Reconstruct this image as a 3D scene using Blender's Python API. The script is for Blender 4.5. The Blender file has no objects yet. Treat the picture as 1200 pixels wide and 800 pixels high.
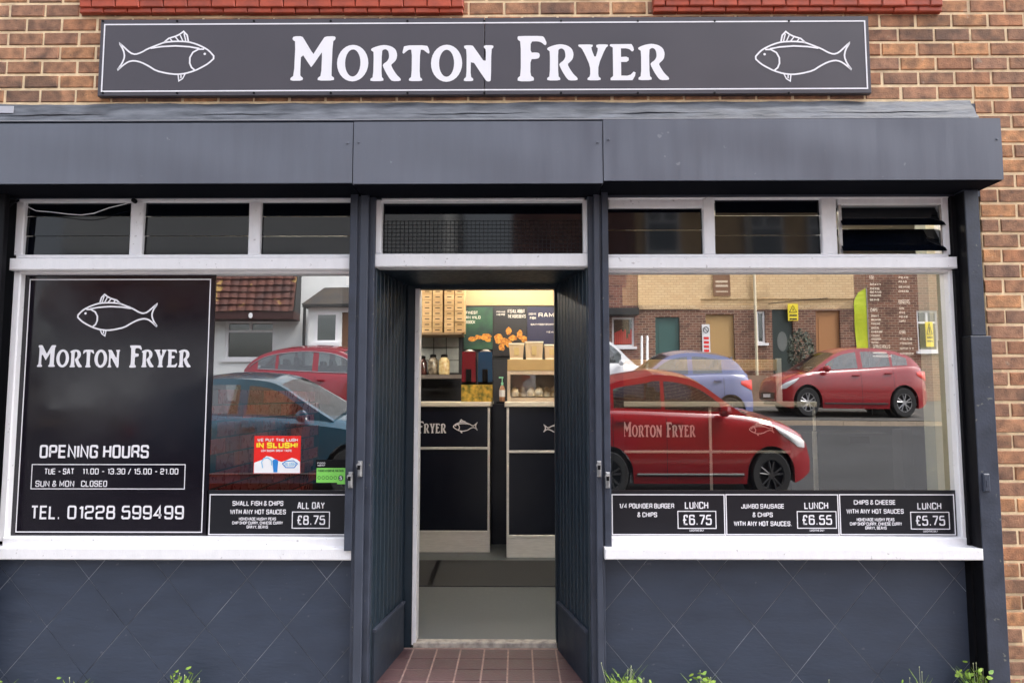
import bpy, math, random
from math import radians, sin, cos, pi, sqrt
from mathutils import Vector, Matrix, Euler
from mathutils.geometry import tessellate_polygon
random.seed(7)
SC = bpy.context.scene
COL = SC.collection
# ------------------------------------------------------------------ camera
CAM = Vector((0.0, -4.04, 1.62))
ROT = Euler((radians(90 + 4.62), 0, radians(0.5)), 'XYZ')
cd = bpy.data.cameras.new('camera'); cd.sensor_width = 36; cd.lens = 24; cd.sensor_fit = 'HORIZONTAL'
cd.clip_start = .05; cd.clip_end = 2000
cam = bpy.data.objects.new('camera', cd); COL.objects.link(cam)
cam.location = CAM; cam.rotation_euler = ROT
SC.camera = cam
# ------------------------------------------------------------------ world, sun, exposure
SUN_EL, SUN_AZ = 56.0, 78.0      # compass-like: direction the light comes from, degrees from +Y clockwise
w = bpy.data.worlds.new('World'); SC.world = w; w.use_nodes = True
nt = w.node_tree; nt.nodes.clear()
out = nt.nodes.new('ShaderNodeOutputWorld'); bg = nt.nodes.new('ShaderNodeBackground')
sky = nt.nodes.new('ShaderNodeTexSky'); sky.sky_type = 'NISHITA'; sky.sun_disc = False
sky.sun_elevation = radians(SUN_EL); sky.sun_rotation = radians(SUN_AZ)
sky.air_density = 1.0; sky.dust_density = 6.0; sky.ozone_density = 1.0
hs = nt.nodes.new('ShaderNodeHueSaturation'); hs.inputs['Saturation'].default_value = 0.35
nt.links.new(sky.outputs[0], hs.inputs['Color']); nt.links.new(hs.outputs[0], bg.inputs[0]); nt.links.new(bg.outputs[0], out.inputs[0])
bg.inputs[1].default_value = 0.15
sd = bpy.data.lights.new('sun', 'SUN'); sd.energy = 1.5; sd.angle = radians(40); sd.color = (1, .97, .93)
sun = bpy.data.objects.new('sun', sd); COL.objects.link(sun)
az = radians(SUN_AZ); el = radians(SUN_EL)
dvec = Vector((sin(az) * cos(el), cos(az) * cos(el), sin(el)))
sun.rotation_euler = dvec.to_track_quat('Z', 'Y').to_euler(); sun.location = (0, -8, 12)
SC.view_settings.view_transform = 'Standard'; SC.view_settings.look = 'None'
SC.view_settings.exposure = 2.1; SC.view_settings.gamma = 1
SC.cycles.max_bounces = 8; SC.cycles.transparent_max_bounces = 16
SC.cycles.use_denoising = True

# ------------------------------------------------------------------ pixel helpers: a pixel of the photograph -> a point on a real plane
RM = ROT.to_matrix()
def P(px, py, Y=0.0):
    d = RM @ Vector(((px - 600) / 800, (400 - py) / 800, -1))
    t = (Y - CAM.y) / d.y
    return CAM + d * t
def PR(X, Y, Z):
    v = RM.transposed() @ (Vector((X, Y, Z)) - CAM)
    return 600 - v.x / v.z * 800, 400 + v.y / v.z * 800
def PZ(px, py, Z):
    d = RM @ Vector(((px - 600) / 800, (400 - py) / 800, -1))
    t = (Z - CAM.z) / d.z
    return CAM + d * t
YG = 0.05                          # plane of the shop glass
def M(px, py, d):                  # mirrored in the glass: a point of the street seen as a reflection
    p = P(px, py, d); return Vector((p.x, 2 * YG - d, p.z))
V = 1.2                            # everything is a little taller than wide in the photograph

# ------------------------------------------------------------------ materials
MATS = {}
def hexc(r, g, b): return (r, g, b, 1)
def mat(name, c, rough=.6, metal=0.0, var=0.0, vscale=8.0, bump=0.0, bscale=40.0, spec=.5, coat=0.0, c2=None, stretch=(1, 1, 1), emit=None, emits=0, rnd=None, detail=4, dist=.004):
    if name in MATS: return MATS[name]
    m = bpy.data.materials.new(name); m.use_nodes = True; N = m.node_tree.nodes; L = m.node_tree.links
    b = N['Principled BSDF']
    b.inputs['Base Color'].default_value = (*c, 1); b.inputs['Roughness'].default_value = rough
    b.inputs['Metallic'].default_value = metal; b.inputs['Specular IOR Level'].default_value = spec
    b.inputs['Coat Weight'].default_value = coat
    if emit: b.inputs['Emission Color'].default_value = (*emit, 1); b.inputs['Emission Strength'].default_value = emits
    geo = N.new('ShaderNodeNewGeometry'); mp = N.new('ShaderNodeMapping'); mp.inputs['Scale'].default_value = stretch
    L.new(geo.outputs['Position'], mp.inputs['Vector'])
    src = None
    if var or c2:
        n = N.new('ShaderNodeTexNoise'); n.inputs['Scale'].default_value = vscale; n.inputs['Detail'].default_value = detail
        L.new(mp.outputs[0], n.inputs['Vector'])
        r = N.new('ShaderNodeValToRGB'); r.color_ramp.elements[0].position = .32; r.color_ramp.elements[1].position = .68
        if c2 is None:
            a = tuple(max(0, x * (1 - var)) for x in c); d = tuple(min(1, x * (1 + var)) for x in c)
        else: a, d = c, c2
        r.color_ramp.elements[0].color = (*a, 1); r.color_ramp.elements[1].color = (*d, 1)
        L.new(n.outputs[0], r.inputs[0]); src = r.outputs[0]
        n2 = N.new('ShaderNodeMapRange'); n2.inputs[1].default_value = .3; n2.inputs[2].default_value = .7
        n2.inputs[3].default_value = max(.02, rough - .08); n2.inputs[4].default_value = min(1, rough + .1)
        L.new(n.outputs[0], n2.inputs[0]); L.new(n2.outputs[0], b.inputs['Roughness'])
    if rnd:
        oi = N.new('ShaderNodeObjectInfo'); rr = N.new('ShaderNodeValToRGB'); rr.color_ramp.interpolation = 'CONSTANT'
        els = rr.color_ramp.elements
        while len(els) < len(rnd): els.new(.5)
        for i, cc in enumerate(rnd): els[i].position = i / len(rnd); els[i].color = (*cc, 1)
        L.new(oi.outputs['Random'], rr.inputs[0])
        if src:
            mx = N.new('ShaderNodeMix'); mx.data_type = 'RGBA'; mx.blend_type = 'MULTIPLY'; mx.inputs[0].default_value = 1
            L.new(rr.outputs[0], mx.inputs[6]); L.new(src, mx.inputs[7]); src = mx.outputs[2]
        else: src = rr.outputs[0]
    if src: L.new(src, b.inputs['Base Color'])
    if bump:
        n = N.new('ShaderNodeTexNoise'); n.inputs['Scale'].default_value = bscale; n.inputs['Detail'].default_value = 6
        L.new(mp.outputs[0], n.inputs['Vector'])
        bp = N.new('ShaderNodeBump'); bp.inputs['Strength'].default_value = bump; bp.inputs['Distance'].default_value = dist
        L.new(n.outputs[0], bp.inputs['Height']); L.new(bp.outputs[0], b.inputs['Normal'])
    MATS[name] = m; return m
def specks(m, c, scale=60.0, thr=.66, keep=.5):     # flecks of another colour over a material (chips, dust, painted lamp reflections)
    N = m.node_tree.nodes; L = m.node_tree.links; b = N['Principled BSDF']
    geo = N.new('ShaderNodeNewGeometry')
    n = N.new('ShaderNodeTexNoise'); n.inputs['Scale'].default_value = scale; n.inputs['Detail'].default_value = 3
    L.new(geo.outputs['Position'], n.inputs['Vector'])
    r = N.new('ShaderNodeValToRGB'); r.color_ramp.elements[0].position = thr; r.color_ramp.elements[1].position = thr + .03
    r.color_ramp.elements[1].color = (keep, keep, keep, 1)
    L.new(n.outputs[0], r.inputs[0])
    mx = N.new('ShaderNodeMix'); mx.data_type = 'RGBA'
    inp = b.inputs['Base Color']
    if inp.is_linked: L.new(inp.links[0].from_socket, mx.inputs[6])
    else: mx.inputs[6].default_value = inp.default_value
    mx.inputs[7].default_value = (*c, 1)
    L.new(r.outputs[0], mx.inputs[0]); L.new(mx.outputs[2], inp)
    return m
def glassmat(name, fac, tint=(1, 1, 1), rough=0.0, wob=0.0):
    m = bpy.data.materials.new(name); m.use_nodes = True; N = m.node_tree.nodes; L = m.node_tree.links
    N.clear(); o = N.new('ShaderNodeOutputMaterial'); t = N.new('ShaderNodeBsdfTransparent'); g = N.new('ShaderNodeBsdfGlossy')
    t.inputs[0].default_value = (*tint, 1); g.inputs['Roughness'].default_value = rough
    lw = N.new('ShaderNodeLayerWeight'); lw.inputs['Blend'].default_value = .3
    mr = N.new('ShaderNodeMapRange'); mr.inputs[3].default_value = fac; mr.inputs[4].default_value = 1
    L.new(lw.outputs['Facing'], mr.inputs[0])
    pw = N.new('ShaderNodeMath'); pw.operation = 'POWER'; pw.inputs[1].default_value = 4
    L.new(lw.outputs['Facing'], pw.inputs[0]); L.new(pw.outputs[0], mr.inputs[0])
    x = N.new('ShaderNodeMixShader'); L.new(mr.outputs[0], x.inputs[0]); L.new(t.outputs[0], x.inputs[1]); L.new(g.outputs[0], x.inputs[2])
    if wob:
        geo = N.new('ShaderNodeNewGeometry'); n = N.new('ShaderNodeTexNoise'); n.inputs['Scale'].default_value = 1.3; n.inputs['Detail'].default_value = 0
        L.new(geo.outputs['Position'], n.inputs['Vector'])
        bp = N.new('ShaderNodeBump'); bp.inputs['Strength'].default_value = 1; bp.inputs['Distance'].default_value = wob
        L.new(n.outputs[0], bp.inputs['Height']); L.new(bp.outputs[0], g.inputs['Normal'])
    L.new(x.outputs[0], o.inputs[0]); return m

m_paint = specks(mat('slate blue paint', (.045, .054, .080), .5, var=.12, vscale=5, bump=.25, bscale=60), (.3, .3, .32), 45, .74)
m_riser = specks(mat('riser paint', (.036, .048, .078), .55, var=.10, vscale=6, bump=.5, bscale=30, stretch=(.6, 1, 2)), (.16, .17, .2), 30, .70, .4)
m_box = specks(mat('shutter box paint', (.108, .118, .152), .36, var=.05, vscale=5, bump=.10, bscale=9, stretch=(3.5, 1, .35), dist=.006), (.30, .31, .34), 16, .735, .35)
m_boxu = mat('shutter underside shade', (.003, .004, .008), .9, spec=.1)  # near-black, with the shade under the boxes put into the colour
m_post = specks(mat('post paint', (.036, .044, .068), .5, var=.2, vscale=9, bump=.3, bscale=70), (.25, .25, .2), 25, .70, .5)
m_board = mat('porch board paint', (.010, .022, .036), .45, var=.2, vscale=10, bump=.2, bscale=50, stretch=(3, 3, .6))
m_white = specks(mat('white gloss paint', (.86, .85, .88), .4, var=.03, vscale=9, stretch=(3, 3, 1), bump=.3, bscale=50), (.3, .27, .28), 40, .69, .5)
m_lead = mat('lead flashing', (.045, .05, .062), .55, metal=.0, c2=(.13, .14, .165), vscale=11, bump=.8, bscale=18, stretch=(.5, 1, 2), dist=.01)
BRX = 0
m_mortar = mat('mortar', (.92, .69, .44), .95, var=.14, vscale=20, bump=.7, bscale=120); specks(m_mortar, (.28, .20, .14), 3.0, .60, .4)
BR0 = [(.17, .085, .055), (.205, .095, .056), (.25, .115, .06), (.15, .076, .053), (.31, .145, .072), (.19, .084, .05), (.225, .108, .065), (.165, .08, .055), (.235, .10, .055), (.125, .066, .05), (.20, .10, .068)]
BR = [(.085 + r * 1.35, .050 + g * 1.45, .030 + b * 1.40) for r, g, b in BR0]
m_brick = mat('multi brown brick', (.52, .5, .5), .85, c2=(1.35, 1.28, 1.2), vscale=16, detail=8, bump=.9, bscale=110, rnd=BR); specks(m_brick, (.075, .05, .04), 2.2, .60, .45); specks(m_brick, (.42, .33, .25), 14, .68, .4); specks(m_brick, (.06, .04, .035), 40, .66, .5)
m_redtile = mat('red sill tile', (.40, .062, .026), .5, var=.2, vscale=12, bump=.4, bscale=60)
m_sign = mat('sign panel', (.055, .048, .061), .38, var=.06, vscale=2.5, bump=.06, bscale=6)
m_letter = mat('white vinyl', (.82, .80, .84), .5)
m_trim = mat('sign edge', (.06, .06, .07), .4)
m_panel = mat('window vinyl', (.010, .008, .013), .12, var=.1, vscale=3, spec=.6)
m_panel2 = mat('price vinyl', (.014, .014, .018), .3)
m_louvre = mat('navy louvre glass', (.002, .003, .006), .05, spec=.35)
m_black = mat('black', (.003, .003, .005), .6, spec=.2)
m_chrome = mat('brushed steel', (.82, .80, .77), .42, metal=.25, var=.06, vscale=12, stretch=(1, 1, 8))
m_metal = mat('dull metal', (.35, .35, .36), .4, metal=.7, var=.2, vscale=40)
m_quarry = mat('quarry tile', (.062, .032, .038), .5, c2=(.105, .056, .062), vscale=14, bump=.5, bscale=60)
m_grout = mat('grout', (.30, .21, .19), .9, var=.2, vscale=30)
m_floor = mat('vinyl floor', (.085, .098, .110), .5, c2=(.125, .138, .15), vscale=30, bump=.1, bscale=60)
m_mat = mat('ribbed mat', (.036, .038, .042), .9, var=.4, vscale=160, bump=.8, bscale=180)
m_cream = mat('cream wall', (.50, .36, .20), .7, var=.04, vscale=4)
m_ceil = mat('ceiling', (.8, .74, .62), .8)
m_navy = mat('navy counter panel', (.003, .005, .014), .28)
m_glass = glassmat('window glass', .55, (.92, .95, .93), 0, .0006)
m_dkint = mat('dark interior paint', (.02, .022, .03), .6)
m_glass2 = glassmat('clear glass', .08, (.95, .97, .96))
m_foil = mat('leaf green', (.10, .22, .02), .6, c2=(.30, .42, .05), vscale=30)
m_flower = mat('seed head', (.55, .6, .35), .7)
m_tarmac = mat('tarmac', (.016, .017, .019), .9, spec=.2, c2=(.028, .029, .032), vscale=1.2, bump=.6, bscale=60)
m_pave = mat('paving', (.20, .19, .18), .85, c2=(.28, .265, .25), vscale=3, bump=.4, bscale=40)
m_kerb = mat('kerb stone', (.34, .27, .20), .85, var=.15, vscale=5)

# ------------------------------------------------------------------ mesh builder
ORG = {}
class MB:
    def __init__(s): s.v = []; s.f = []
    def poly(s, pts):
        n = len(s.v); s.v += [tuple(p) for p in pts]; s.f.append(tuple(range(n, n + len(pts))))
    def mesh(s, vs, fs):
        n = len(s.v); s.v += [tuple(p) for p in vs]; s.f += [tuple(i + n for i in f) for f in fs]
    def box(s, x0, x1, y0, y1, z0, z1, b=0.0):
        if x1 < x0: x0, x1 = x1, x0
        if y1 < y0: y0, y1 = y1, y0
        if z1 < z0: z0, z1 = z1, z0
        if b > 0:     # chamfer round the front (-Y) face
            b = min(b, (x1 - x0) * .4, (z1 - z0) * .4, (y1 - y0) * .6)
            vs = [(x0 + b, y0, z0 + b), (x1 - b, y0, z0 + b), (x1 - b, y0, z1 - b), (x0 + b, y0, z1 - b),
                  (x0, y0 + b, z0), (x1, y0 + b, z0), (x1, y0 + b, z1), (x0, y0 + b, z1),
                  (x0, y1, z0), (x1, y1, z0), (x1, y1, z1), (x0, y1, z1)]
            fs = [(0, 1, 2, 3)]
            for i in range(4):
                j = (i + 1) % 4
                fs += [(i + 4, j + 4, j, i), (i + 8, j + 8, j + 4, i + 4)]
            fs.append((11, 10, 9, 8))
            s.mesh(vs, fs); return s
        vs = [(x0, y0, z0), (x1, y0, z0), (x1, y1, z0), (x0, y1, z0), (x0, y0, z1), (x1, y0, z1), (x1, y1, z1), (x0, y1, z1)]
        s.mesh(vs, [(0, 3, 2, 1), (4, 5, 6, 7), (0, 1, 5, 4), (1, 2, 6, 5), (2, 3, 7, 6), (3, 0, 4, 7)]); return s
    def prism(s, pts, y0, y1):      # polygon in XZ extruded along Y
        n = len(pts); a = sum(pts[i][0] * pts[(i + 1) % n][1] - pts[(i + 1) % n][0] * pts[i][1] for i in range(n))
        if a < 0: pts = pts[::-1]
        vs = [(x, y0, z) for x, z in pts] + [(x, y1, z) for x, z in pts]
        fs = [tuple(range(n)), tuple(range(2 * n - 1, n - 1, -1))] + [(i + n, (i + 1) % n + n, (i + 1) % n, i) for i in range(n)]
        s.mesh(vs, fs); return s
    def hull(s, pts, axis_pts2):    # two equal rings joined
        n = len(pts); s.mesh(list(pts) + list(axis_pts2), [tuple(range(n))[::-1], tuple(range(n, 2 * n))] + [(i, (i + 1) % n, (i + 1) % n + n, i + n) for i in range(n)]); return s
    def tube(s, pts, r, n=8, r2=None):
        pts = [Vector(p) for p in pts]; rings = []
        for i, p in enumerate(pts):
            d = (pts[min(i + 1, len(pts) - 1)] - pts[max(i - 1, 0)]).normalized()
            a = d.cross(Vector((0, 0, 1)))
            if a.length < .05: a = d.cross(Vector((0, 1, 0)))
            a.normalize(); b = d.cross(a); rr = r if r2 is None else r + (r2 - r) * i / (len(pts) - 1)
            rings.append([p + (a * cos(2 * pi * k / n) + b * sin(2 * pi * k / n)) * rr for k in range(n)])
        vs = [q for g in rings for q in g]; fs = []
        for i in range(len(pts) - 1):
            for k in range(n):
                fs.append((i * n + k, i * n + (k + 1) % n, (i + 1) * n + (k + 1) % n, (i + 1) * n + k))
        fs += [tuple(range(n))[::-1], tuple(range((len(pts) - 1) * n, len(pts) * n))]
        s.mesh(vs, fs); return s
    def lathe(s, c, prof, n=20, axis='z', sz=1.0):
        vs = []; fs = []
        for (r, h) in prof:
            for k in range(n):
                a = 2 * pi * k / n
                if axis == 'z': vs.append((c[0] + r * cos(a), c[1] + r * sin(a), c[2] + h))
                elif axis == 'y': vs.append((c[0] + r * cos(a), c[1] + h, c[2] + r * sin(a) * sz))
                else: vs.append((c[0] + h, c[1] + r * cos(a), c[2] + r * sin(a) * sz))
        m = len(prof)
        for i in range(m - 1):
            for k in range(n): fs.append((i * n + k, i * n + (k + 1) % n, (i + 1) * n + (k + 1) % n, (i + 1) * n + k))
        fs += [tuple(range(n)), tuple(range((m - 1) * n, m * n))]
        s.mesh(vs, fs); return s
    def flat(s, loops, Y):          # filled 2-D outline(s) with holes facing -Y
        l3 = [[Vector((x, 0, z)) for x, z in lp] for lp in loops]
        l2 = [[Vector((x, z, 0)) for x, z in lp] for lp in loops]
        allp = [p for lp in l3 for p in lp]; n = len(s.v); s.v += [(p.x, Y, p.z) for p in allp]
        for t in tessellate_polygon(l2):
            a, b, c = [allp[i] for i in t]
            if (b.x - a.x) * (c.z - a.z) - (c.x - a.x) * (b.z - a.z) < 0: t = (t[0], t[2], t[1])
            s.f.append(tuple(i + n for i in t))
        return s
    def ribbon(s, pts, hw, Y, closed=False, w2=None):
        pts = [Vector((p[0], p[1])) for p in pts]; n = len(pts); L = []; R = []
        for i, p in enumerate(pts):
            if closed: a, b = pts[i - 1], pts[(i + 1) % n]
            else: a, b = pts[max(i - 1, 0)], pts[min(i + 1, n - 1)]
            d1 = (p - a); d2 = (b - p)
            if d1.length < 1e-9: d1 = d2
            if d2.length < 1e-9: d2 = d1
            d1 = d1.normalized(); d2 = d2.normalized(); t = (d1 + d2)
            if t.length < .3: t = d1.copy()
            t.normalize(); nn = Vector((-t.y, t.x)); k = 1 / max(.5, nn.dot(Vector((-d1.y, d1.x))))
            L.append(p + nn * hw * k); R.append(p - nn * hw * k)
        base = len(s.v); s.v += [(q.x, Y, q.y) for q in L] + [(q.x, Y, q.y) for q in R]
        for i in range(n if closed else n - 1):
            j = (i + 1) % n; s.f.append((base + i, base + n + i, base + n + j, base + j))
        return s
    def build(s, name, m, parent=None, origin=None, smooth=False):
        me = bpy.data.meshes.new(name)
        if origin is None:
            if parent: origin = ORG[parent.name]
            else:
                xs = [v[0] for v in s.v]; ys = [v[1] for v in s.v]; zs = [v[2] for v in s.v]
                origin = Vector(((min(xs) + max(xs)) / 2, (min(ys) + max(ys)) / 2, min(zs)))
        origin = Vector(origin)
        me.from_pydata([tuple(Vector(v) - origin) for v in s.v], [], s.f); me.materials.append(m)
        if smooth:
            me.polygons.foreach_set('use_smooth', [True] * len(me.polygons))
            try: me.set_sharp_from_angle(angle=radians(35))
            except Exception: pass
        me.update()
        return link(name, me, parent, origin)
def link(name, me, parent, origin):
    o = bpy.data.objects.new(name, me); COL.objects.link(o)
    origin = Vector(origin)
    if parent: o.parent = parent; o.location = origin - ORG[parent.name]
    else: o.location = origin
    ORG[o.name] = origin
    return o
def tag(o, label=None, cat=None, group=None, kind=None):
    if label: o['label'] = label
    if cat: o['category'] = cat
    if group: o['group'] = group
    if kind: o['kind'] = kind
    return o
def thing(name, loc, label, cat, group=None):
    return tag(link(name, None, None, loc), label, cat, group)
def pbox(mb, x0, y0, x1, y1, Yf, Yb, b=0.0, xy=None):   # pixel rectangle on plane Yf, extruded back to Yb
    ym = (y0 + y1) / 2 if xy is None else xy; xm = (x0 + x1) / 2
    mb.box(P(x0, ym, Yf).x, P(x1, ym, Yf).x, Yf, Yb, P(xm, y1, Yf).z, P(xm, y0, Yf).z, b); return mb
def grid(mb, fn, nu, nv):
    vs = [fn(i / nu, j / nv) for j in range(nv + 1) for i in range(nu + 1)]
    mb.mesh(vs, [(j * (nu + 1) + i, j * (nu + 1) + i + 1, (j + 1) * (nu + 1) + i + 1, (j + 1) * (nu + 1) + i) for j in range(nv) for i in range(nu)])

# ------------------------------------------------------------------ lettering
G = {'A': '!0,0 1.6,6 2.4,6 4,0|.8,2 3.2,2', 'B': '0,0 0,6 3.6,6 3.6,3.2 0,3.2|3,3.2 4,3.2 4,0 0,0', 'C': '4,1.6 4,0 0,0 0,6 4,6 4,4.4',
     'D': '0,0 0,6 4,6 4,0 0,0', 'E': '!4,6 0,6 0,0 4,0|0,3.1 3.6,3.1', 'F': '!4,6 0,6 0,0|0,3.1 3.5,3.1', 'G': '4,4.6 4,6 0,6 0,0 4,0 4,3 2.2,3',
     'H': '!0,0 0,6|4,0 4,6|0,3.1 4,3.1', 'I': '!0,0 0,6', 'J': '3.6,6 3.6,0 0,0 0,1.8', 'K': '!0,0 0,6|4,6 .3,3 4,0', 'L': '!0,6 0,0 3.6,0',
     'M': '!0,0 0,6 2.4,1.4 4.8,6 4.8,0', 'N': '!0,0 0,6 4,0 4,6', 'O': '@0,0 4,0 4,6 0,6', 'P': '0,0 0,6 4,6 4,2.8 0,2.8', 'Q': '@0,0 4,0 4,6 0,6|2.4,1.8 4.2,-.5',
     'R': '0,0 0,6 4,6 4,2.9 0,2.9|2.6,2.9 4,1.8 4,0', 'S': '4,4.5 4,6 0,6 0,3.1 4,3.1 4,0 0,0 0,1.5', 'T': '!0,6 4,6|2,6 2,0', 'U': '0,6 0,0 4,0 4,6',
     'V': '!0,6 2,0 4,6', 'W': '!0,6 1.4,0 2.8,5.4 4.2,0 5.6,6', 'X': '!0,0 4,6|0,6 4,0', 'Y': '!0,6 2,3 4,6|2,3 2,0', 'Z': '!0,6 4,6 0,0 4,0',
     '0': '@0,0 4,0 4,6 0,6', '1': '!1.8,6 1.8,0|.4,4.9 1.7,5.8', '2': '0,4.5 0,6 4,6 4,3.2 0,2.9 0,0 4,0', '3': '0,4.8 0,6 4,6 4,3.1 1.2,3.1|3,3.1 4,3.1 4,0 0,0 0,1.3',
     '4': '!3,0 3,6 0,1.6 4,1.6', '5': '4,6 .3,6 0,3.4 4,3.7 4,0 0,0 0,1.3', '6': '3.8,4.8 3.8,6 0,6 0,0 4,0 4,3.5 0,3.5', '7': '!0,6 4,6 4,5.2 1.4,0',
     '8': '@.2,3.2 .2,6 3.8,6 3.8,3.2|@0,0 4,0 4,3.1 0,3.1', '9': '.2,1.2 .2,0 4,0 4,6 0,6 0,2.6 4,2.6', '&': '4,0 .6,4.6 .6,6 3,6 3,4.4 0,2.6 0,0 3,0 4,2.4',
     '-': '!.6,2.8 3.2,2.8', '/': '!0,-.5 3,6.3', '.': '!0,.1 .7,.1', ',': '!.5,.4 .1,-1', '!': '!0,1.6 0,6|0,.1 0,.7', "'": '!0,6 0,4.6', '£': '3.8,4.6 3.8,6 1.2,6 1.2,0 0,0 4,0|0,2.9 3,2.9', ':': '!0,1 0,1.6|0,4 0,4.6'}
def rnd_corners(pts, closed, r):
    out = []; n = len(pts)
    for i, p in enumerate(pts):
        if not closed and i in (0, n - 1): out.append(p); continue
        a = pts[i - 1]; b = pts[(i + 1) % n]
        da = Vector((a[0] - p[0], a[1] - p[1])); db = Vector((b[0] - p[0], b[1] - p[1]))
        q = min(r, da.length * .45, db.length * .45); A = Vector(p) + da.normalized() * q; B = Vector(p) + db.normalized() * q
        for t in (0, .33, .67, 1): out.append(tuple(A * (1 - t) ** 2 + Vector(p) * 2 * t * (1 - t) + B * t * t))
    return out
def stext(mb, s, x0, z0, x1, z1, Y, wt=.085):
    wt *= .84
    s = s.upper(); adv = []; W = 0
    for ch in s:
        if ch == ' ': adv.append((None, W)); W += 2.6; continue
        st = [g for g in G[ch].split('|')]; mx = 0; strokes = []
        for g in st:
            sharp = g[0] == '!'; closed = g[0] == '@'
            if g[0] in '!@': g = g[1:]
            pts = [tuple(float(q) for q in k.split(',')) for k in g.split()]
            mx = max(mx, max(p[0] for p in pts)); strokes.append((pts if sharp else rnd_corners(pts, closed, .9), closed))
        adv.append((strokes, W)); W += mx + 2.1
    W -= 2.1; h = z1 - z0; hw = min(wt * h, .34 * (x1 - x0) / max(W, .01) * 2.2); sx = (x1 - x0 - 2 * hw) / max(W, .01); sz = (h - 2 * hw) / 6; k = 0
    for strokes, off in adv:
        if not strokes: continue
        for pts, closed in strokes:
            mb.ribbon([(x0 + hw + (off + p[0]) * sx, z0 + hw + p[1] * sz) for p in pts], hw, Y - .00012 * (k % 4), closed); k += 1
def ptext(mb, s, px0, py0, px1, py1, Y, wt=.085):
    ym = (py0 + py1) / 2; xm = (px0 + px1) / 2
    stext(mb, s, P(px0, ym, Y).x, P(xm, py1, Y).z, P(px1, ym, Y).x, P(xm, py0, Y).z, Y, wt)
def prect(mb, px0, py0, px1, py1, Y, hwpx=.6):
    c = [P(px0, py0, Y), P(px1, py0, Y), P(px1, py1, Y), P(px0, py1, Y)]
    x0 = P(px0, (py0 + py1) / 2, Y).x; x1 = P(px1, (py0 + py1) / 2, Y).x; xm = (px0 + px1) / 2; z0 = P(xm, py1, Y).z; z1 = P(xm, py0, Y).z
    mb.ribbon([(x0, z0), (x1, z0), (x1, z1), (x0, z1)], hwpx * (Y - CAM.y) / 800, Y, True)
def conv(s, ox, oy, k): return [(ox + float(a.split(',')[0]) / k, oy + float(a.split(',')[1]) / k) for a in s.split()]
RS = '38,205 60,192 110,176 160,170 215,182 255,210 270,255 262,300 240,325 215,345 235,385 265,430 305,468 300,487 228,488 205,465 170,410 142,352 150,335 180,315 197,285 197,255 190,225 170,208 150,210 133,225 133,450 152,465 150,487 37,487 36,465 60,450 62,235 50,225 38,218'
def ell(cx, cy, rx, ry, n=28): return [(cx + rx * cos(2 * pi * i / n), cy + ry * sin(2 * pi * i / n)) for i in range(n)]
def Rat(x): return [conv(RS, 430 + x - 434.8, 30, 7.5)]
WORD = [[conv('120,150 135,122 235,120 265,165 372,335 385,310 480,160 505,125 615,122 632,140 625,165 598,185 590,580 600,592 622,605 620,640 430,640 430,608 470,580 475,310 465,320 352,487 340,470 228,310 222,575 235,592 258,608 250,640 110,640 108,608 150,580 158,185 130,168', 330, 30, 10)],
        [ell(413.7, 73.8, 18.4, 21.3), ell(413.8, 73.6, 9, 15.8)], Rat(434.8),
        [conv('330,175 530,175 545,200 555,240 545,250 520,232 500,215 470,213 468,450 492,468 490,488 375,488 375,465 398,450 398,213 370,213 345,232 325,250 314,240 320,215', 430, 30, 7.5)],
        [ell(523.9, 74.4, 18.3, 21.6), ell(523.9, 74.4, 8.8, 15.7)],
        [conv('858,177 930,177 945,195 1048,340 1050,212 1030,200 1032,177 1115,177 1115,200 1097,212 1095,480 1085,493 1060,493 1045,478 918,290 916,452 940,468 938,490 856,490 858,468 880,452 880,215 857,200', 430, 30, 7.5)],
        [conv('70,140 85,130 360,130 385,150 412,210 405,235 390,240 350,205 300,193 225,195 222,325 290,322 325,332 332,360 320,390 280,400 222,400 220,590 262,615 258,658 72,658 70,618 108,590 108,195 72,175', 600, 30, 10)],
        Rat(641.5),
        [conv('-20,240 -10,232 150,232 152,255 130,270 178,400 215,280 190,262 195,232 328,232 330,252 300,275 215,470 212,605 240,622 238,650 88,650 85,625 118,600 118,485 60,350 20,275 -15,255', 680, 30, 10)],
        [conv('350,240 360,230 605,230 625,265 632,295 622,315 605,315 580,290 540,280 480,280 480,380 540,376 570,390 570,420 545,438 480,438 480,595 550,597 590,585 625,550 648,560 640,600 610,650 355,650 355,625 385,600 385,270 352,252', 680, 30, 10)],
        Rat(748.0)]
def chaikin(l, k=.22):
    o = []
    for i in range(len(l)):
        a, b = l[i], l[(i + 1) % len(l)]
        o += [(a[0] * (1 - k) + b[0] * k, a[1] * (1 - k) + b[1] * k), (a[0] * k + b[0] * (1 - k), a[1] * k + b[1] * (1 - k))]
    return o
def word(mb, px0, py0, px1, py1, Y, smooth=True):
    ym = (py0 + py1) / 2; X0 = P(px0, ym, Y).x; X1 = P(px1, ym, Y).x; Z0 = P((px0 + px1) / 2, py1, Y).z; Z1 = P((px0 + px1) / 2, py0, Y).z
    for g in WORD:
        loops = [chaikin(l) if (smooth and len(l) != 28) else l for l in g]
        mb.flat([[(X0 + (x - 340.8) / 443.4 * (X1 - X0), Z0 + (95.6 - y) / 53.8 * (Z1 - Z0)) for x, y in l] for l in loops], Y)
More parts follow.
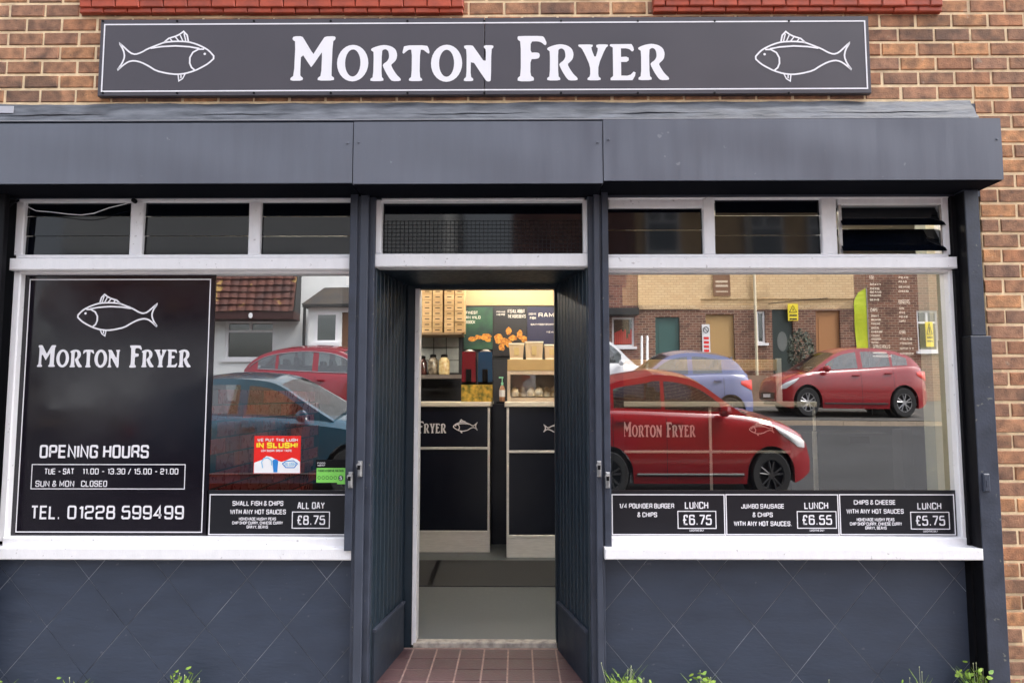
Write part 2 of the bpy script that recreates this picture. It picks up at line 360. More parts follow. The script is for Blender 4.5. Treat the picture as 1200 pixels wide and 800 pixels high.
FISH = ['85,185 130,225 215,300 270,315 330,295 400,255 500,215 580,185 700,175 830,180 920,205 1000,240 1060,275 1130,350 1060,415 1000,450 920,490 820,520 720,530 620,518 500,490 420,440 340,400 260,380 200,390 140,430 75,490 130,410 155,340 140,270',
        '430,250 550,232 700,225 850,235 960,255', '1010,262 950,262 890,295 860,350 860,410 880,455 920,488', '575,185 620,145 700,120 740,100 780,70 820,110 835,175',
        '640,150 660,175', '695,130 730,172', '745,110 775,172', '785,92 808,172', '740,530 750,600 790,575 815,525', '770,535 772,570']
def fish(mb, px0, py0, px1, py1, Y, right=True, hw=.9):
    ym = (py0 + py1) / 2; X0 = P(px0, ym, Y).x; X1 = P(px1, ym, Y).x; Z0 = P(px0, py1, Y).z; Z1 = P(px0, py0, Y).z
    def mp(x, y):
        u = (x - 75) / 1055
        if not right: u = 1 - u
        return (X0 + u * (X1 - X0), Z0 + (600 - y) / 530 * (Z1 - Z0))
    k = hw * (Y - CAM.y) / 800
    for i, l in enumerate(FISH):
        pts = [tuple(map(float, a.split(','))) for a in l.split()]
        if i == 0: pts = chaikin(pts)
        mb.ribbon([mp(*p) for p in pts], k * (1 if i < 4 else .75), Y - .0003 * (i % 3), i == 0)
    c = mp(1018, 312); mb.flat([[(c[0] + k * 1.6 * cos(a * pi / 4), c[1] + k * 1.6 * sin(a * pi / 4)) for a in range(8)]], Y)

# ================================================================== THE SHOP BUILDING
ZT = P(568, 757, .65).z            # level of the porch tiles
ZP = ZT - .12                      # pavement
YBK = .65                          # plane of the shop doorway
shop = thing('shop_building', (0, 0, ZP), 'brown brick building with a dark blue painted chip shop front on its ground floor', 'shop')
# ---- brick wall
z_a = P(60, 121, 0).z; pitch = (P(60, 19.3, 0).z - z_a) / 6
zr = [P(1180, y, 0).z for y in (237.5, 416.3)]; pitch = (z_a - zr[1]) / round((z_a - zr[1]) / pitch)
xa = P(5.2, 113, 0).x; xb = P(1184.3, 113, 0).x; bl = (xb - xa) / 28
XL, XR = P(-60, 400, 0).x, P(1160, 430, 0).x         # the shop front's opening in the brickwork
ZTOP = P(568, 124, 0).z
wl, wr, wt_ = -7.2, 7.2, 7.6
mb = MB()
mb.box(wl, XL, .006, .3, ZP - .3, ZTOP); mb.box(XR, wr, .006, .3, ZP - .3, ZTOP); mb.box(wl, wr, .006, .3, ZTOP, wt_)
wall = mb.build('brick_wall', m_mortar, shop)
bmesh_ = []
jt = .0145; bh = pitch - .0165; bw = bl - jt

for k in range(7):
    q = MB(); r = random.Random(k)
    j = lambda a: r.uniform(-a, a)
    b = .004; hwb, hh = bw / 2, bh / 2
    f = [(-hwb + b + j(.002), j(.0015), -hh + b + j(.002)), (hwb - b + j(.002), j(.0015), -hh + b + j(.002)), (hwb - b + j(.002), j(.0015), hh - b + j(.002)), (-hwb + b + j(.002), j(.0015), hh - b + j(.002))]
    m_ = [(-hwb, .006, -hh), (hwb, .006, -hh), (hwb, .006, hh), (-hwb, .006, hh)]; e = [(x, .03, z) for x, y, z in m_]
    q.mesh(f + m_ + e, [(0, 1, 2, 3)] + [t for i in range(4) for t in ((i + 4, (i + 1) % 4 + 4, (i + 1) % 4, i), (i + 8, (i + 1) % 4 + 8, (i + 1) % 4 + 4, i + 4))])
    me = bpy.data.meshes.new('brick'); me.from_pydata(q.v, [], q.f); me.materials.append(m_brick); bmesh_.append(me)
rest = MB()
def overlap(a, b): return a[0] < b[2] and a[2] > b[0] and a[1] < b[3] and a[3] > b[1]
r0 = int((ZP - z_a) / pitch) - 1
for row in range(r0, int((wt_ - z_a) / pitch)):
    zc = z_a + (row + .5) * pitch
    off = 0 if row % 2 == 0 else .5
    for k in range(-12, 45):
        xc = xa + (k + off) * bl + bl / 2 + random.uniform(-.002, .002)
        x0, x1 = xc - bw / 2, xc + bw / 2
        segs = [(x0, x1)]
        if zc < ZTOP:
            if x0 < XR and x1 > XL:
                segs = []
                if x1 > XR + .03: segs = [(XR, x1)]
                elif x0 < XL - .03: segs = [(x0, XL)]
        for sa, sb in segs:
            if sa < wl or sb > wr: continue
            y = random.uniform(-.004, .001); xm = (sa + sb) / 2; sc = (sb - sa) / bw
            a = PR(sa, 0, zc + bh / 2); c = PR(sb, 0, zc - bh / 2); bb = (min(a[0], c[0]), a[1], max(a[0], c[0]), c[1])
            seen = overlap(bb, (2, 2, 1198, 798))
            if 130 < a[0] and c[0] < 1008 and a[1] > 25 and c[1] < 107: seen = False
            if c[0] < 1140 and a[1] > 119: seen = False
            if a[1] > 138 and c[1] < 208 and c[0] < 1174: seen = False
            if c[0] < 1148 + (c[1] - 222) * .065 and a[1] > 210: seen = False
            if (95 < a[0] and c[0] < 541 or 768 < a[0] and c[0] < 1103) and c[1] < 12: seen = False
            me = random.choice(bmesh_)
            if seen:
                o = bpy.data.objects.new('brick', me); COL.objects.link(o); o.parent = wall
                o.location = Vector((xm, y, zc)) - ORG[wall.name]; o.scale = (sc, 1, 1)
            else:
                rest.mesh([(v.co.x * sc + xm, v.co.y + y, v.co.z + zc) for v in me.vertices], [tuple(p.vertices) for p in me.polygons])
m_brickrest = mat('brick mass', (.17, .085, .052), .85, c2=(.28, .13, .07), vscale=9, bump=.9, bscale=110)
tag(rest.build('brick_courses', m_brickrest, wall), kind='stuff')
# ---- red tile sills above
for (a, b, yb) in ((93, 543, 15), (766, 1105, 13.5)):
    mb = MB(); pbox(mb, a + 1, -24, b - 1, -2, -.05, .0); sill = mb.build('window_sill', m_white, shop)
    for row, (t0, t1, yy) in enumerate(((-5, yb - 7, -.045), (yb - 6.2, yb, -.03))):
        n = round((b - a) / 27.5); stp = (b - a) / n
        for i in range(-1 if row == 0 else 0, n):
            l = a + i * stp + (stp / 2 if row == 0 else 0); rr = min(l + stp - .8, b); l = max(l, a)
            if rr - l < 3: continue
            q = MB(); jj = random.uniform(-.4, .4); pbox(q, l, t0 + jj * .5, rr, t1 + jj * .5, yy + random.uniform(-.003, .003), .005, .005); q.build('tile', m_redtile, sill)
# ---- lead flashing
def fl(y0, y1, Y0, Y1, nm):
    q = MB(); X0 = P(-60, 130, 0).x; X1 = P(1139, 128, -.02).x
    za = P(568, y0, Y0).z; zb = P(568, y1, Y1).z
    def fn(u, v):
        x = X0 + (X1 - X0) * u; wv = .0015 * sin(x * 17) + .001 * sin(x * 41 + 1) + .002 * sin(x * 7.3 + v * 2)
        return (x, Y0 + (Y1 - Y0) * v - .004 * sin(v * 9 + x * 5), za + (zb - za) * v + wv)
    grid(q, fn, 160, 5); return q.build(nm, m_lead, shop, smooth=True)
fl(120.5, 133, -.004, -.05, 'lead_flashing'); fl(132.5, 141, -.045, -.08, 'lead_flashing')
q = MB(); pbox(q, -6, 124.5, 15.5, 132.5, -.046, -.042); q.build('flashing_tape', mat('grey tape', (.45, .45, .5), .5), shop)
q = MB(); pbox(q, -60, 139.4, 1138, 140.4, -.084, -.07); q.build('flashing_bead', mat('sealant', (.28, .28, .30), .7), shop)
# ---- roof and the rest of the building above and behind
q = MB(); q.box(wl, wr, .3, 7.5, ZP - .3, ZP - .28 + .0); q.box(wl, wl + .25, .3, 7.5, ZP, wt_); q.box(wr - .25, wr, .3, 7.5, ZP, wt_); q.box(wl, wr, 7.5, 7.75, ZP, wt_)
q.build('outer_wall', m_brickrest, shop)
q = MB(); q.prism([(-.3, wt_), (4, wt_ + 3.2), (8.1, wt_)], 0, 1)
q.v = [(wl - .2 + v[1] * (wr - wl + .4), v[0], v[2]) for v in q.v]; q.build('roof', mat('slate roof', (.05, .05, .06), .6, var=.2, vscale=4), shop)

# ---- stall risers with diamond-set slabs
def clip_poly(poly, x0, z0, x1, z1):
    def cl(pl, f, it):
        o = []
        for i in range(len(pl)):
            a, b = pl[i - 1], pl[i]; fa, fb = f(a), f(b)
            if fa != fb:
                o.append(it(a, b))
            if fb: o.append(b)
        return o
    ix = lambda X: (lambda a, b: (X, a[1] + (b[1] - a[1]) * (X - a[0]) / (b[0] - a[0])))
    iz = lambda Z: (lambda a, b: (a[0] + (b[0] - a[0]) * (Z - a[1]) / (b[1] - a[1]), Z))
    for f, it in ((lambda p: p[0] >= x0, ix(x0)), (lambda p: p[0] <= x1, ix(x1)), (lambda p: p[1] >= z0, iz(z0)), (lambda p: p[1] <= z1, iz(z1))):
        if not poly: return []
        poly = cl(poly, f, it)
    return poly
YS = .03
def riser(pxa, pxb, cx, cy, lab):
    x0 = P(pxa, 730, YS).x; x1 = P(pxb, 730, YS).x; z1 = P(500, 648, YS).z; z0 = ZP - .1
    b = MB().box(x0, x1, YS + .0022, .25, z0, z1).build('stall_riser', mat('riser joint', (.26, .275, .31), .8, var=.75, vscale=5), shop)
    b['label'] = lab
    c = P(cx, cy, YS); hw = .2325; hh = (P(cx, cy, YS).z - P(cx, cy + 112, YS).z) / 2
    for i in range(-12, 26):
        for j in range(-7, 5):
            mx = c.x + i * hw; mz = c.z + j * hh
            if (i + j) % 2: continue
            mz0 = mz
            g = .0027; d = [(mx - hw + g, mz0), (mx, mz0 - hh + g), (mx + hw - g, mz0), (mx, mz0 + hh - g)]
            d = clip_poly(d, x0, z0, x1, z1)
            if len(d) < 3: continue
            A = abs(sum(d[k - 1][0] * d[k][1] - d[k][0] * d[k - 1][1] for k in range(len(d)))) / 2
            if A < .002: continue
            jx = random.uniform(-.0012, .0012)
            MB().prism(d, YS - .001 + jx, YS + .01).build('slab', m_riser, b)
riser(-60, 414, 199, 678 - 56, 'dark blue diamond patterned panel below the left window')
riser(709, 1158, 834, 677 - 56, 'dark blue diamond patterned panel below the right window')

# ---- shop windows
YF = 0.0                           # front of the white frames
def frame_bar(mb, x0, y0, x1, y1, Yf=YF, Yb=.09, b=.006, xy=None): pbox(mb, x0, y0, x1, y1, Yf, Yb, b, xy)
def vbar(mb, xt, xb_, yt, yb, Yf=YF, Yb=.09, w=12, b=.006):     # a plumb bar given by its left edge at mid height
    pbox(mb, xt, yt, xt + w, yb, Yf, Yb, b)
mb = MB()
frame_bar(mb, 22, 231.5, 414, 236.5, .004); pbox(mb, 11, 302, 414, 316, -.035, .09, .006, 300); frame_bar(mb, 18, 298, 414, 302.5, .0)
frame_bar(mb, 24, 315.5, 414, 320.5, .0)
vbar(mb, 17.5, 0, 236, 299, .006, w=10); vbar(mb, 152, 0, 236, 299, .004, w=15); vbar(mb, 291, 0, 236, 299, .004, w=14)
vbar(mb, 6.5, 0, 318, 634, .004, w=8.5)
LW = mb.build('shop_window', m_white, shop); LW['label'] = 'white framed window left of the doorway, three louvred lights above one big pane'
mb = MB(); frame_bar(mb, 2, 629.5, 414, 642, -.004); frame_bar(mb, -12, 641.5, 417, 656, -.04); mb.build('window_ledge', m_white, LW)
mb = MB()
frame_bar(mb, 712, 228, 1112, 233, .004); pbox(mb, 709, 301, 1122, 314.5, -.035, .09, .006, 300); frame_bar(mb, 712, 297.5, 1112, 301.5, .0)
frame_bar(mb, 712, 314, 1112, 318.5, .0)
frame_bar(mb, 713, 232.5, 824, 243.5, .01); frame_bar(mb, 982, 228.5, 1110, 240, .01)
vbar(mb, 824, 0, 232, 298, .004, w=14); vbar(mb, 963, 0, 232, 298, .004, w=18); vbar(mb, 1105, 0, 232, 298, .004, w=8)
vbar(mb, 1119.5, 0, 316, 634, .004, w=8.7)
RW = mb.build('shop_window', m_white, shop); RW['label'] = 'white framed window right of the doorway, its last louvred light tilted open'
mb = MB(); frame_bar(mb, 712, 629.5, 1134, 643, -.004); frame_bar(mb, 709, 642.5, 1153, 656, -.108, -.0); mb.build('window_ledge', m_white, RW)
def pane(x0, y0, x1, y1, Y, par, m=m_glass):
    a = P(x0, (y0 + y1) / 2, Y).x; b = P(x1, (y0 + y1) / 2, Y).x; za = P((x0 + x1) / 2, y1, Y).z; zb = P((x0 + x1) / 2, y0, Y).z
    q = MB(); q.poly([(a, Y, za), (b, Y, za), (b, Y, zb), (a, Y, zb)]); return q.build('pane', m, par)
pane(16, 319, 416, 632, YG, LW); pane(709, 317, 1127, 632, YG, RW)
def slats(x0, x1, ys, par, tilt=0.0, Y=.035, name='louvre_slat'):
    for i in range(len(ys) - 1):
        ya, yb = ys[i], ys[i + 1]; ym = (ya + yb) / 2
        a = P(x0, ym, Y).x; b = P(x1, ym, Y).x; zt = P(x0, ya, Y).z; zb = P(x0, yb + .2, Y).z
        q = MB(); h = zt - zb; to = tilt
        q.hull([(a, Y + to, zt - .001), (b, Y + to, zt - .001), (b, Y + .006 + to, zt - .001), (a, Y + .006 + to, zt - .001)][::-1],
               [(a, Y - .004 - to * .3, zb + .003), (b, Y - .004 - to * .3, zb + .003), (b, Y + .002 - to * .3, zb + .003), (a, Y + .002 - to * .3, zb + .003)][::-1])
        q.build(name, m_louvre, par)
for x0, x1 in ((28, 153), (166, 292), (304, 415)): slats(x0, x1, (236, 254, 277, 300), LW)
slats(711, 823, (243, 270, 299), RW); slats(838, 964, (232, 253, 276, 298.5), RW)
for ya, yb in ((240, 264), (268.5, 294)):       # the two open glass blades
    Y = .02; q = MB(); a = P(984, 250, Y).x; b = P(1104, 250, Y).x
    zt = P(1040, ya, .09).z; zb = P(1040, yb, -.01).z
    q.hull([(a, .09, zt), (b, .09, zt), (b, .096, zt + .002), (a, .096, zt + .002)][::-1], [(a, -.012, zb), (b, -.012, zb), (b, -.006, zb + .002), (a, -.006, zb + .002)][::-1]); q.build('louvre_slat', m_louvre, RW)
for a_, b_ in ((983.5, 987), (1102, 1105)): q = MB(); pbox(q, a_, 240, b_, 298, .012, .03); q.build('louvre_bracket', m_metal, RW)
# ---- door transom light
mb = MB()
frame_bar(mb, 437, 297, 689.5, 312.5, -.01); frame_bar(mb, 447, 231.5, 685, 235.5, .0); vbar(mb, 438, 0, 234, 297, .0, w=9); vbar(mb, 683.5, 0, 234, 297, .0, w=6)
DT = mb.build('door_transom', m_white, shop); DT['label'] = 'white framed dark glazed light over the doorway'
pane(446, 235, 685, 298, .055, DT, m_louvre)
m_mesh = mat('security mesh', (.008, .010, .013), .7)
q = MB()
for i in range(48):
    x = P(449 + i * 4.9, 277, .05).x; q.box(x, x + .002, .048, .050, P(560, 297, .05).z, P(560, 258, .05).z)
for i in range(9):
    z = P(560, 259 + i * 4.5, .05).z; q.box(P(448, 277, .05).x, P(684, 277, .05).x, .0465, .0478, z, z + .002)
q.build('security_mesh', m_mesh, DT)
# ---- dark header strip above the frames, behind the shutter boxes
ZH = P(568, 231.7, 0).z
q = MB(); q.box(XL, XR, .0, .3, ZH, ZTOP + .002); q.build('fascia_board', m_paint, shop)

# ---- posts either side of the door and at the ends
def post(pa, pb, y, Yf, Yb, z1, z0=ZP - .05, name='door_post', m=m_post):
    q = MB(); q.box(P(pa, y, Yf).x, P(pb, y, Yf).x, Yf, Yb, z0, z1, .004); return q.build(name, m, shop)
post(415, 426.5, 450, -.05, .1, ZH - .002); post(427, 436.5, 450, -.03, .1, ZH - .002)
post(690.5, 698.5, 450, -.03, .1, ZH - .002); post(699, 707, 450, -.05, .1, ZH - .002)

# ---- porch
xl0 = P(436.5, 500, 0).x; xr0 = P(690.5, 500, 0).x
xl1 = P(475, 500, YBK).x; xr1 = P(654, 500, YBK).x
ZC = P(568, 313.5, .0).z; ZD = P(568, 338, YBK).z
q = MB(); q.box(xl0 - .06, xr0 + .06, .09, YBK + .1, ZC, ZC + .05)
q.box(xl1 - .45, P(484.5, 540, YBK).x, YBK, YBK + .08, ZP, ZC); q.box(P(652.5, 540, YBK).x, xr1 + .45, YBK, YBK + .08, ZP, ZC); q.box(xl1 - .3, xr1 + .3, YBK - .002, YBK + .078, ZD, ZC)
PO = q.build('porch', m_board, shop)
def side(xa_, xb_, s, kt):
    nb = 9; y0 = .09 if False else .02; y1 = YBK - .003
    for i in range(nb):
        u0, u1 = i / nb, (i + 1) / nb; g = .03 / nb
        A = Vector((xa_ + (xb_ - xa_) * (u0 + g), y0 + (y1 - y0) * (u0 + g))); B = Vector((xa_ + (xb_ - xa_) * (u1 - g), y0 + (y1 - y0) * (u1 - g)))
        d = (B - A).normalized(); n = Vector((d.y, -d.x)) * s          # into the porch
        c = .006; pr = [A - n * .02, A, A + d * c + n * .008, B - d * c + n * .008, B, B - n * .02]
        q = MB(); lo = [(p.x, p.y, ZT - .03) for p in pr]; hi = [(p.x, p.y, ZC - .001) for p in pr]
        if s < 0: q.hull(lo[::-1], hi[::-1])
        else: q.hull(lo, hi)
        q.build('board', m_board, PO)
    A = Vector((xa_, y0)); B = Vector((xb_, y1)); d = (B - A).normalized(); n = Vector((d.y, -d.x)) * s
    pr = [A + n * .010 + d * .01, A + n * .024 + d * .01, B + n * .024 - d * .05, B + n * .010 - d * .05]
    q = MB(); q.hull([(p.x, p.y, ZT + .0) for p in pr], [(p.x, p.y, kt) for p in pr]); k = q.build('kick_panel', mat('kick paint', (.018, .026, .040), .5, var=.2, vscale=9, bump=.2), PO)
    pr = [A + n * .010 + d * .01, A + n * .032 + d * .01, B + n * .032 - d * .05, B + n * .010 - d * .05]
    q = MB(); q.hull([(p.x, p.y, kt + .0005) for p in pr], [(p.x, p.y, kt + .014) for p in pr]); q.build('panel_bead', m_post, PO)
kt = P(427, 741, 0.02).z
side(xl0, xl1, 1, kt); side(xr0, xr1, -1, kt)
# door lining, white on the left, threshold strip
q = MB(); q.box(P(484.5, 540, YBK).x + .001, P(490, 540, YBK).x, YBK - .012, YBK + .1, ZT + .01, ZD - .001, .004); q.build('door_jamb', m_white, shop)['label'] = 'white painted door jamb'
q = MB(); q.box(P(650.8, 540, YBK).x, P(652.5, 540, YBK).x - .001, YBK - .01, YBK + .1, ZT + .01, ZD - .001, .004); q.build('door_jamb', m_board, shop)
q = MB(); q.box(P(484, 750, YBK).x, P(653, 750, YBK).x, YBK - .015, YBK + .05, ZT - .02, ZT + .03, .006); q.build('threshold', mat('worn threshold', (.55, .5, .44), .6, c2=(.25, .22, .2), vscale=20), shop)
# porch floor with quarry tiles
pts = [(xl0 - .02, -.10), (xr0 + .02, -.10), (xr1 + .01, YBK - .016), (xl1 - .01, YBK - .016)]
q = MB(); q.hull([(x, y, ZP - .1) for x, y in pts], [(x, y, ZT - .003) for x, y in pts]); pf = tag(q.build('porch_floor', m_grout), kind='structure')
ys = [PZ(568, y, ZT).y for y in (760, 771.5, 784, 797.3)]; td = (ys[0] - ys[3]) / 3
xj = [PZ(x, 771.5, ZT).x for x in (480, 508.8)]; tw = xj[1] - xj[0]
for i in range(-4, 12):
    for j in range(0, 6):
        a, b = xj[0] + i * tw, xj[0] + (i + 1) * tw; g = .0055
        yb_, ya_ = ys[0] - j * td + (.0 if j else .0), ys[0] - (j + 1) * td
        pl = clip_poly([(a + g, ya_ + g), (b - g, ya_ + g), (b - g, yb_ - g), (a + g, yb_ - g)], -9, -.10, 9, YBK)
        # clip against the splayed sides
        def half(pl, p0, p1, sgn):
            o = []; F = lambda p: sgn * ((p1[0] - p0[0]) * (p[1] - p0[1]) - (p1[1] - p0[1]) * (p[0] - p0[0]))
            for k in range(len(pl)):
                A_, B_ = pl[k - 1], pl[k]; fa, fb = F(A_), F(B_)
                if (fa >= 0) != (fb >= 0):
                    t = fa / (fa - fb); o.append((A_[0] + (B_[0] - A_[0]) * t, A_[1] + (B_[1] - A_[1]) * t))
                if fb >= 0: o.append(B_)
            return o
        pl = half(pl, (xl0 - .02, -.1), (xl1 - .01, YBK), -1)
        if pl: pl = half(pl, (xr0 + .02, -.1), (xr1 + .01, YBK), 1)
        if len(pl) < 3: continue
        ar = abs(sum(pl[k - 1][0] * pl[k][1] - pl[k][0] * pl[k - 1][1] for k in range(len(pl)))) / 2
        if ar < .0015: continue
        dz = random.uniform(-.001, .001)
        q = MB(); q.hull([(x, y, ZT - .012) for x, y in pl], [(x, y, ZT + dz) for x, y in pl]); q.build('floor_tile', m_quarry, pf)

# ================================================================== ROLLER SHUTTERS
YB = -.27
def shutter(px0, px1, yt, yb, label, rails):
    zt = P((px0 + px1) / 2, yt, YB).z; zb = P((px0 + px1) / 2, yb, YB).z; x0 = P(px0, 180, YB).x; x1 = P(px1, 180, YB).x
    t = thing('roller_shutter', ((x0 + x1) / 2, -.05, zb), label, 'shutter', 'roller shutters across the shop front')
    q = MB()
    def fn(u, v):
        x = x0 + (x1 - x0) * u; z = zb + (zt - zb) * v
        bul = .0035 * sin(x * 3.1 + z * 9) * sin(pi * u) * sin(pi * v) + .002 * sin(x * 7 + 2) * sin(pi * v)
        return (x, YB - bul, z)
    grid(q, fn, 60, 8)
    q.mesh([(x0, YB, zt), (x1, YB, zt), (x1, 0 - .002, zt + .03), (x0, -.002, zt + .03), (x0, YB, zb), (x1, YB, zb), (x1, -.002, zb), (x0, -.002, zb),
            (x0, YB + .05, zb), (x1, YB + .05, zb)],
           [(0, 1, 2, 3), (0, 3, 7, 4), (1, 5, 6, 2), (3, 2, 6, 7), (4, 8, 9, 5)])
    h = q.build('housing', m_box, t, smooth=True)
    q = MB(); q.box(x0 + .004, x1 - .004, YB + .012, -.004, zb - .004, zb - .0005); q.build('underside_shade', m_boxu, t)  # whole underside painted near-black, shutter gap and shade alike
    q = MB()
    for px in (px0 + 6, px1 - 6):
        q.lathe(P(px, (yt + yb) / 2 - 12, YB - .004), [(.0, -.004), (.006, -.003), (.007, .002)], 8, 'y')
    q.build('rivet', m_box, t)
    for (ra, rb, yy, Yf, Yb_, z0_, lock, mm) in rails:
        q = MB(); q.box(P(ra, yy, Yf).x, P(rb, yy, Yf).x, Yf, Yb_, z0_, zb - .002, .004)
        g = q.build('guide_rail', mm, t)
        if lock:
            c = P(lock[0], lock[1], Yf - .01); q = MB(); w_ = .02
            q.box(c.x - w_ * .6, c.x + w_ * .6, Yf - .028, Yf - .001, c.z - .045, c.z + .045, .008); q.lathe((c.x - .004, Yf - .03, c.z + .02), [(.002, -.006), (.014, -.004), (.015, .004)], 10, 'y')
            lk = q.build('lock', m_metal, g); q = MB(); q.box(c.x - .010, c.x + .006, Yf - .0375, Yf - .034, c.z - .002, c.z + .022); q.build('keyhole', m_black, g)
    return t
zsl = P(500, 645, -.055).z
shutter(-75, 413.2, 144.5, 215, 'left dark grey roller shutter box above the opening hours window', [(405.5, 414.6, 500, -.065, -.041, zsl, (411, 562), m_post), (-45, -4, 400, -.10, -.062, ZP, None, m_black)])
shutter(414.2, 706.2, 142.5, 215, 'narrow middle roller shutter box directly above the doorway', [(416, 426, 600, -.066, -.0505, ZP, (422, 549), m_paint), (699, 706, 600, -.066, -.0505, ZP, (697, 549) and (702, 549), m_paint)])
shutter(707.2, 1174.5, 139.5, 211, 'right roller shutter box, longest one, ending beside the bare brickwork', [(707.6, 715.5, 500, -.065, -.041, zsl, (712, 562), m_post)])
# end post at the right: dark return and front face, stepped
q = MB(); q.box(P(1134, 300, -.10).x, P(1151, 300, -.10).x, -.10, -.002, P(1150, 393, -.1).z, P(1150, 222, -.1).z, .004)
q.box(P(1143.5, 500, -.103).x, P(1168, 500, -.103).x, -.103, -.002, ZP - .05, P(1150, 393.5, -.1).z, .004); cp = q.build('corner_post', m_post, shop)
q = MB(); c = P(1155.5, 565, -.106); q.box(c.x - .018, c.x + .018, -.118, -.1035, c.z - .05, c.z + .05, .006); q.box(c.x - .006, c.x + .008, -.1215, -.1185, c.z - .02, c.z + .012); q.build('lock_plate', m_paint, cp)
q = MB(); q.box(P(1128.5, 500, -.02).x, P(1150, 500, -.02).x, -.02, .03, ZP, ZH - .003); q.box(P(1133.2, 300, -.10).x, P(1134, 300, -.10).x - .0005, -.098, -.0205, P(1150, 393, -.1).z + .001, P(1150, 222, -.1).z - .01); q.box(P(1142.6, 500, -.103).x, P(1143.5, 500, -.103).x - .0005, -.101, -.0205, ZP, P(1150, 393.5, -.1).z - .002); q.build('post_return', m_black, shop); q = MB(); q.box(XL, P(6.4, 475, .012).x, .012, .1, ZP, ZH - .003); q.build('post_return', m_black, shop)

# ================================================================== SIGNS
# fascia sign
q = MB(); a = P(116.2, 65, -.04).x; b = P(1019.6, 65, -.04).x; zt = P(568, 21, -.04).z; zb = P(568, 111, -.04).z; seam = P(567.7, 65, -.04).x
sg = thing('fascia_sign', ((a + b) / 2, -.02, zb), 'long dark sign reading MORTON FRYER between two white outline fish above the shutter boxes', 'sign')
for u, v in ((a, seam - .0015), (seam + .0015, b)):
    q = MB(); q.box(u, v, -.04, -.006, zb, zt, .003); q.build('sign_panel', m_sign, sg)
q = MB(); prect(q, 121, 27, 1015, 105.5, -.042, .85); q.build('border_line', m_letter, sg)
q = MB(); word(q, 340.8, 41.5, 784.2, 95.6, -.042); q.build('lettering', m_letter, sg)
for (x0, x1, r) in ((137.5, 252, True), (884, 998, False)):
    q = MB(); fish(q, x0, 37.5, x1, 95.5, -.042, r, 1.0); q.build('fish_emblem', m_letter, sg)
for k in range(10):
    for yy in (24.8, 109):
        q = MB(); c = P(117.5 + 90 * k + (3 if k == 0 else (-3 if k == 9 else 0)), yy, -.042); q.lathe(c, [(.002, -.003), (.007, -.002), (.008, .003)], 8, 'y'); q.build('screw', m_black, sg)
# opening hours panel
YV = YG - .004
def vinyl(name, x0, y0, x1, y1, label, cat, m=m_panel):
    q = MB(); pbox(q, x0, y0, x1, y1, YV, YG - .001)
    o = q.build(name, m); return tag(o, label, cat)
op = vinyl('opening_hours_panel', 18.5, 320.5, 248, 630, 'tall black window panel with fish, opening hours and telephone number', 'sign')
q = MB(); prect(q, 27, 327.5, 241.5, 623, YV - .001, .65); q.build('border_line', m_letter, op)
q = MB(); word(q, 44, 404, 224, 430.5, YV - .001)
ptext(q, 'OPENING HOURS', 46.5, 521, 174.5, 536.5, YV - .001, .095)
prect(q, 37, 544, 216.5, 572.5, YV - .001, .5)
ptext(q, 'TUE - SAT', 52, 548.5, 87, 555.5, YV - .001, .09); ptext(q, '11.00 - 13.30 / 15.00 - 21.00', 96.5, 548.5, 209, 555.5, YV - .001, .09)
ptext(q, 'SUN & MON', 41.5, 562.8, 87, 570, YV - .001, .09); ptext(q, 'CLOSED', 95, 562.8, 125.5, 570, YV - .001, .09)
ptext(q, 'TEL.', 36, 592, 70.5, 608, YV - .001, .085); ptext(q, '01228 599499', 79, 592, 215.5, 608, YV - .001, .085)
q.build('lettering', m_letter, op); q = MB(); fish(q, 90, 345, 185, 393.5, YV - .001, False, .95); q.build('fish_emblem', m_letter, op)
# price strips
YW = YG - .004
def price(name, x0, x1, label, lines, head, price_, hx, bx, tiny=None, small=()):
    o = vinyl(name, x0, 574, x1, 630.5, label, 'sign', m_panel2)
    q = MB(); prect(q, x0 + 3.5 if x0 in (242, 714) else x0 + .6, 579.3, x1 - 3.5 if x1 > 1100 else x1 - .6, 626, YW - .001, .6)
    for (s, a, b, y0, y1) in lines: ptext(q, s, a, y0, b, y1, YW - .001, .1)
    for (s, a, b, y0, y1) in small: ptext(q, s, a, y0, b, y1, YW - .001, .13)
    ptext(q, head, hx[0], hx[2], hx[1], hx[3], YW - .001, .09)
    prect(q, bx[0], bx[1], bx[2], bx[3], YW - .001, .5); ptext(q, price_, bx[0] + 5, bx[1] + 4, bx[2] - 5, bx[3] - 4, YW - .001, .085)
    if tiny: ptext(q, 'LUNCHTIME ONLY', tiny[0], tiny[2], tiny[1], tiny[3], YW - .001, .14)
    q.build('lettering', m_letter, o)
price('price_sign', 242, 407.5, 'black price strip for small fish and chips, all day £8.75, under the left pane', [('SMALL FISH & CHIPS', 272.5, 332, 586.5, 592.3), ('WITH ANY HOT SAUCES', 269.5, 335, 596.5, 602.2)], 'ALL DAY', '£8.75', (348.5, 380.5, 588, 596), (342.5, 599.5, 386, 618.5), None,
      [('HOMEMADE MUSHY PEAS', 280, 323.5, 605.8, 609.3), ('CHIP SHOP CURRY, CHINESE CURRY', 272, 331.5, 610.5, 614), ('GRAVY, BEANS', 289, 314, 615.2, 618.8)])
price('price_sign', 714, 849.6, 'black price strip for the quarter pounder burger and chips, lunch £6.75', [('1/4 POUNDER BURGER', 725.5, 790, 589.5, 595.3), ('& CHIPS', 747, 770, 599.8, 605.5)], 'LUNCH', '£6.75', (802.5, 830, 587.5, 595.8), (794.5, 598.7, 839, 618.7), (808, 825, 619.8, 622.2))
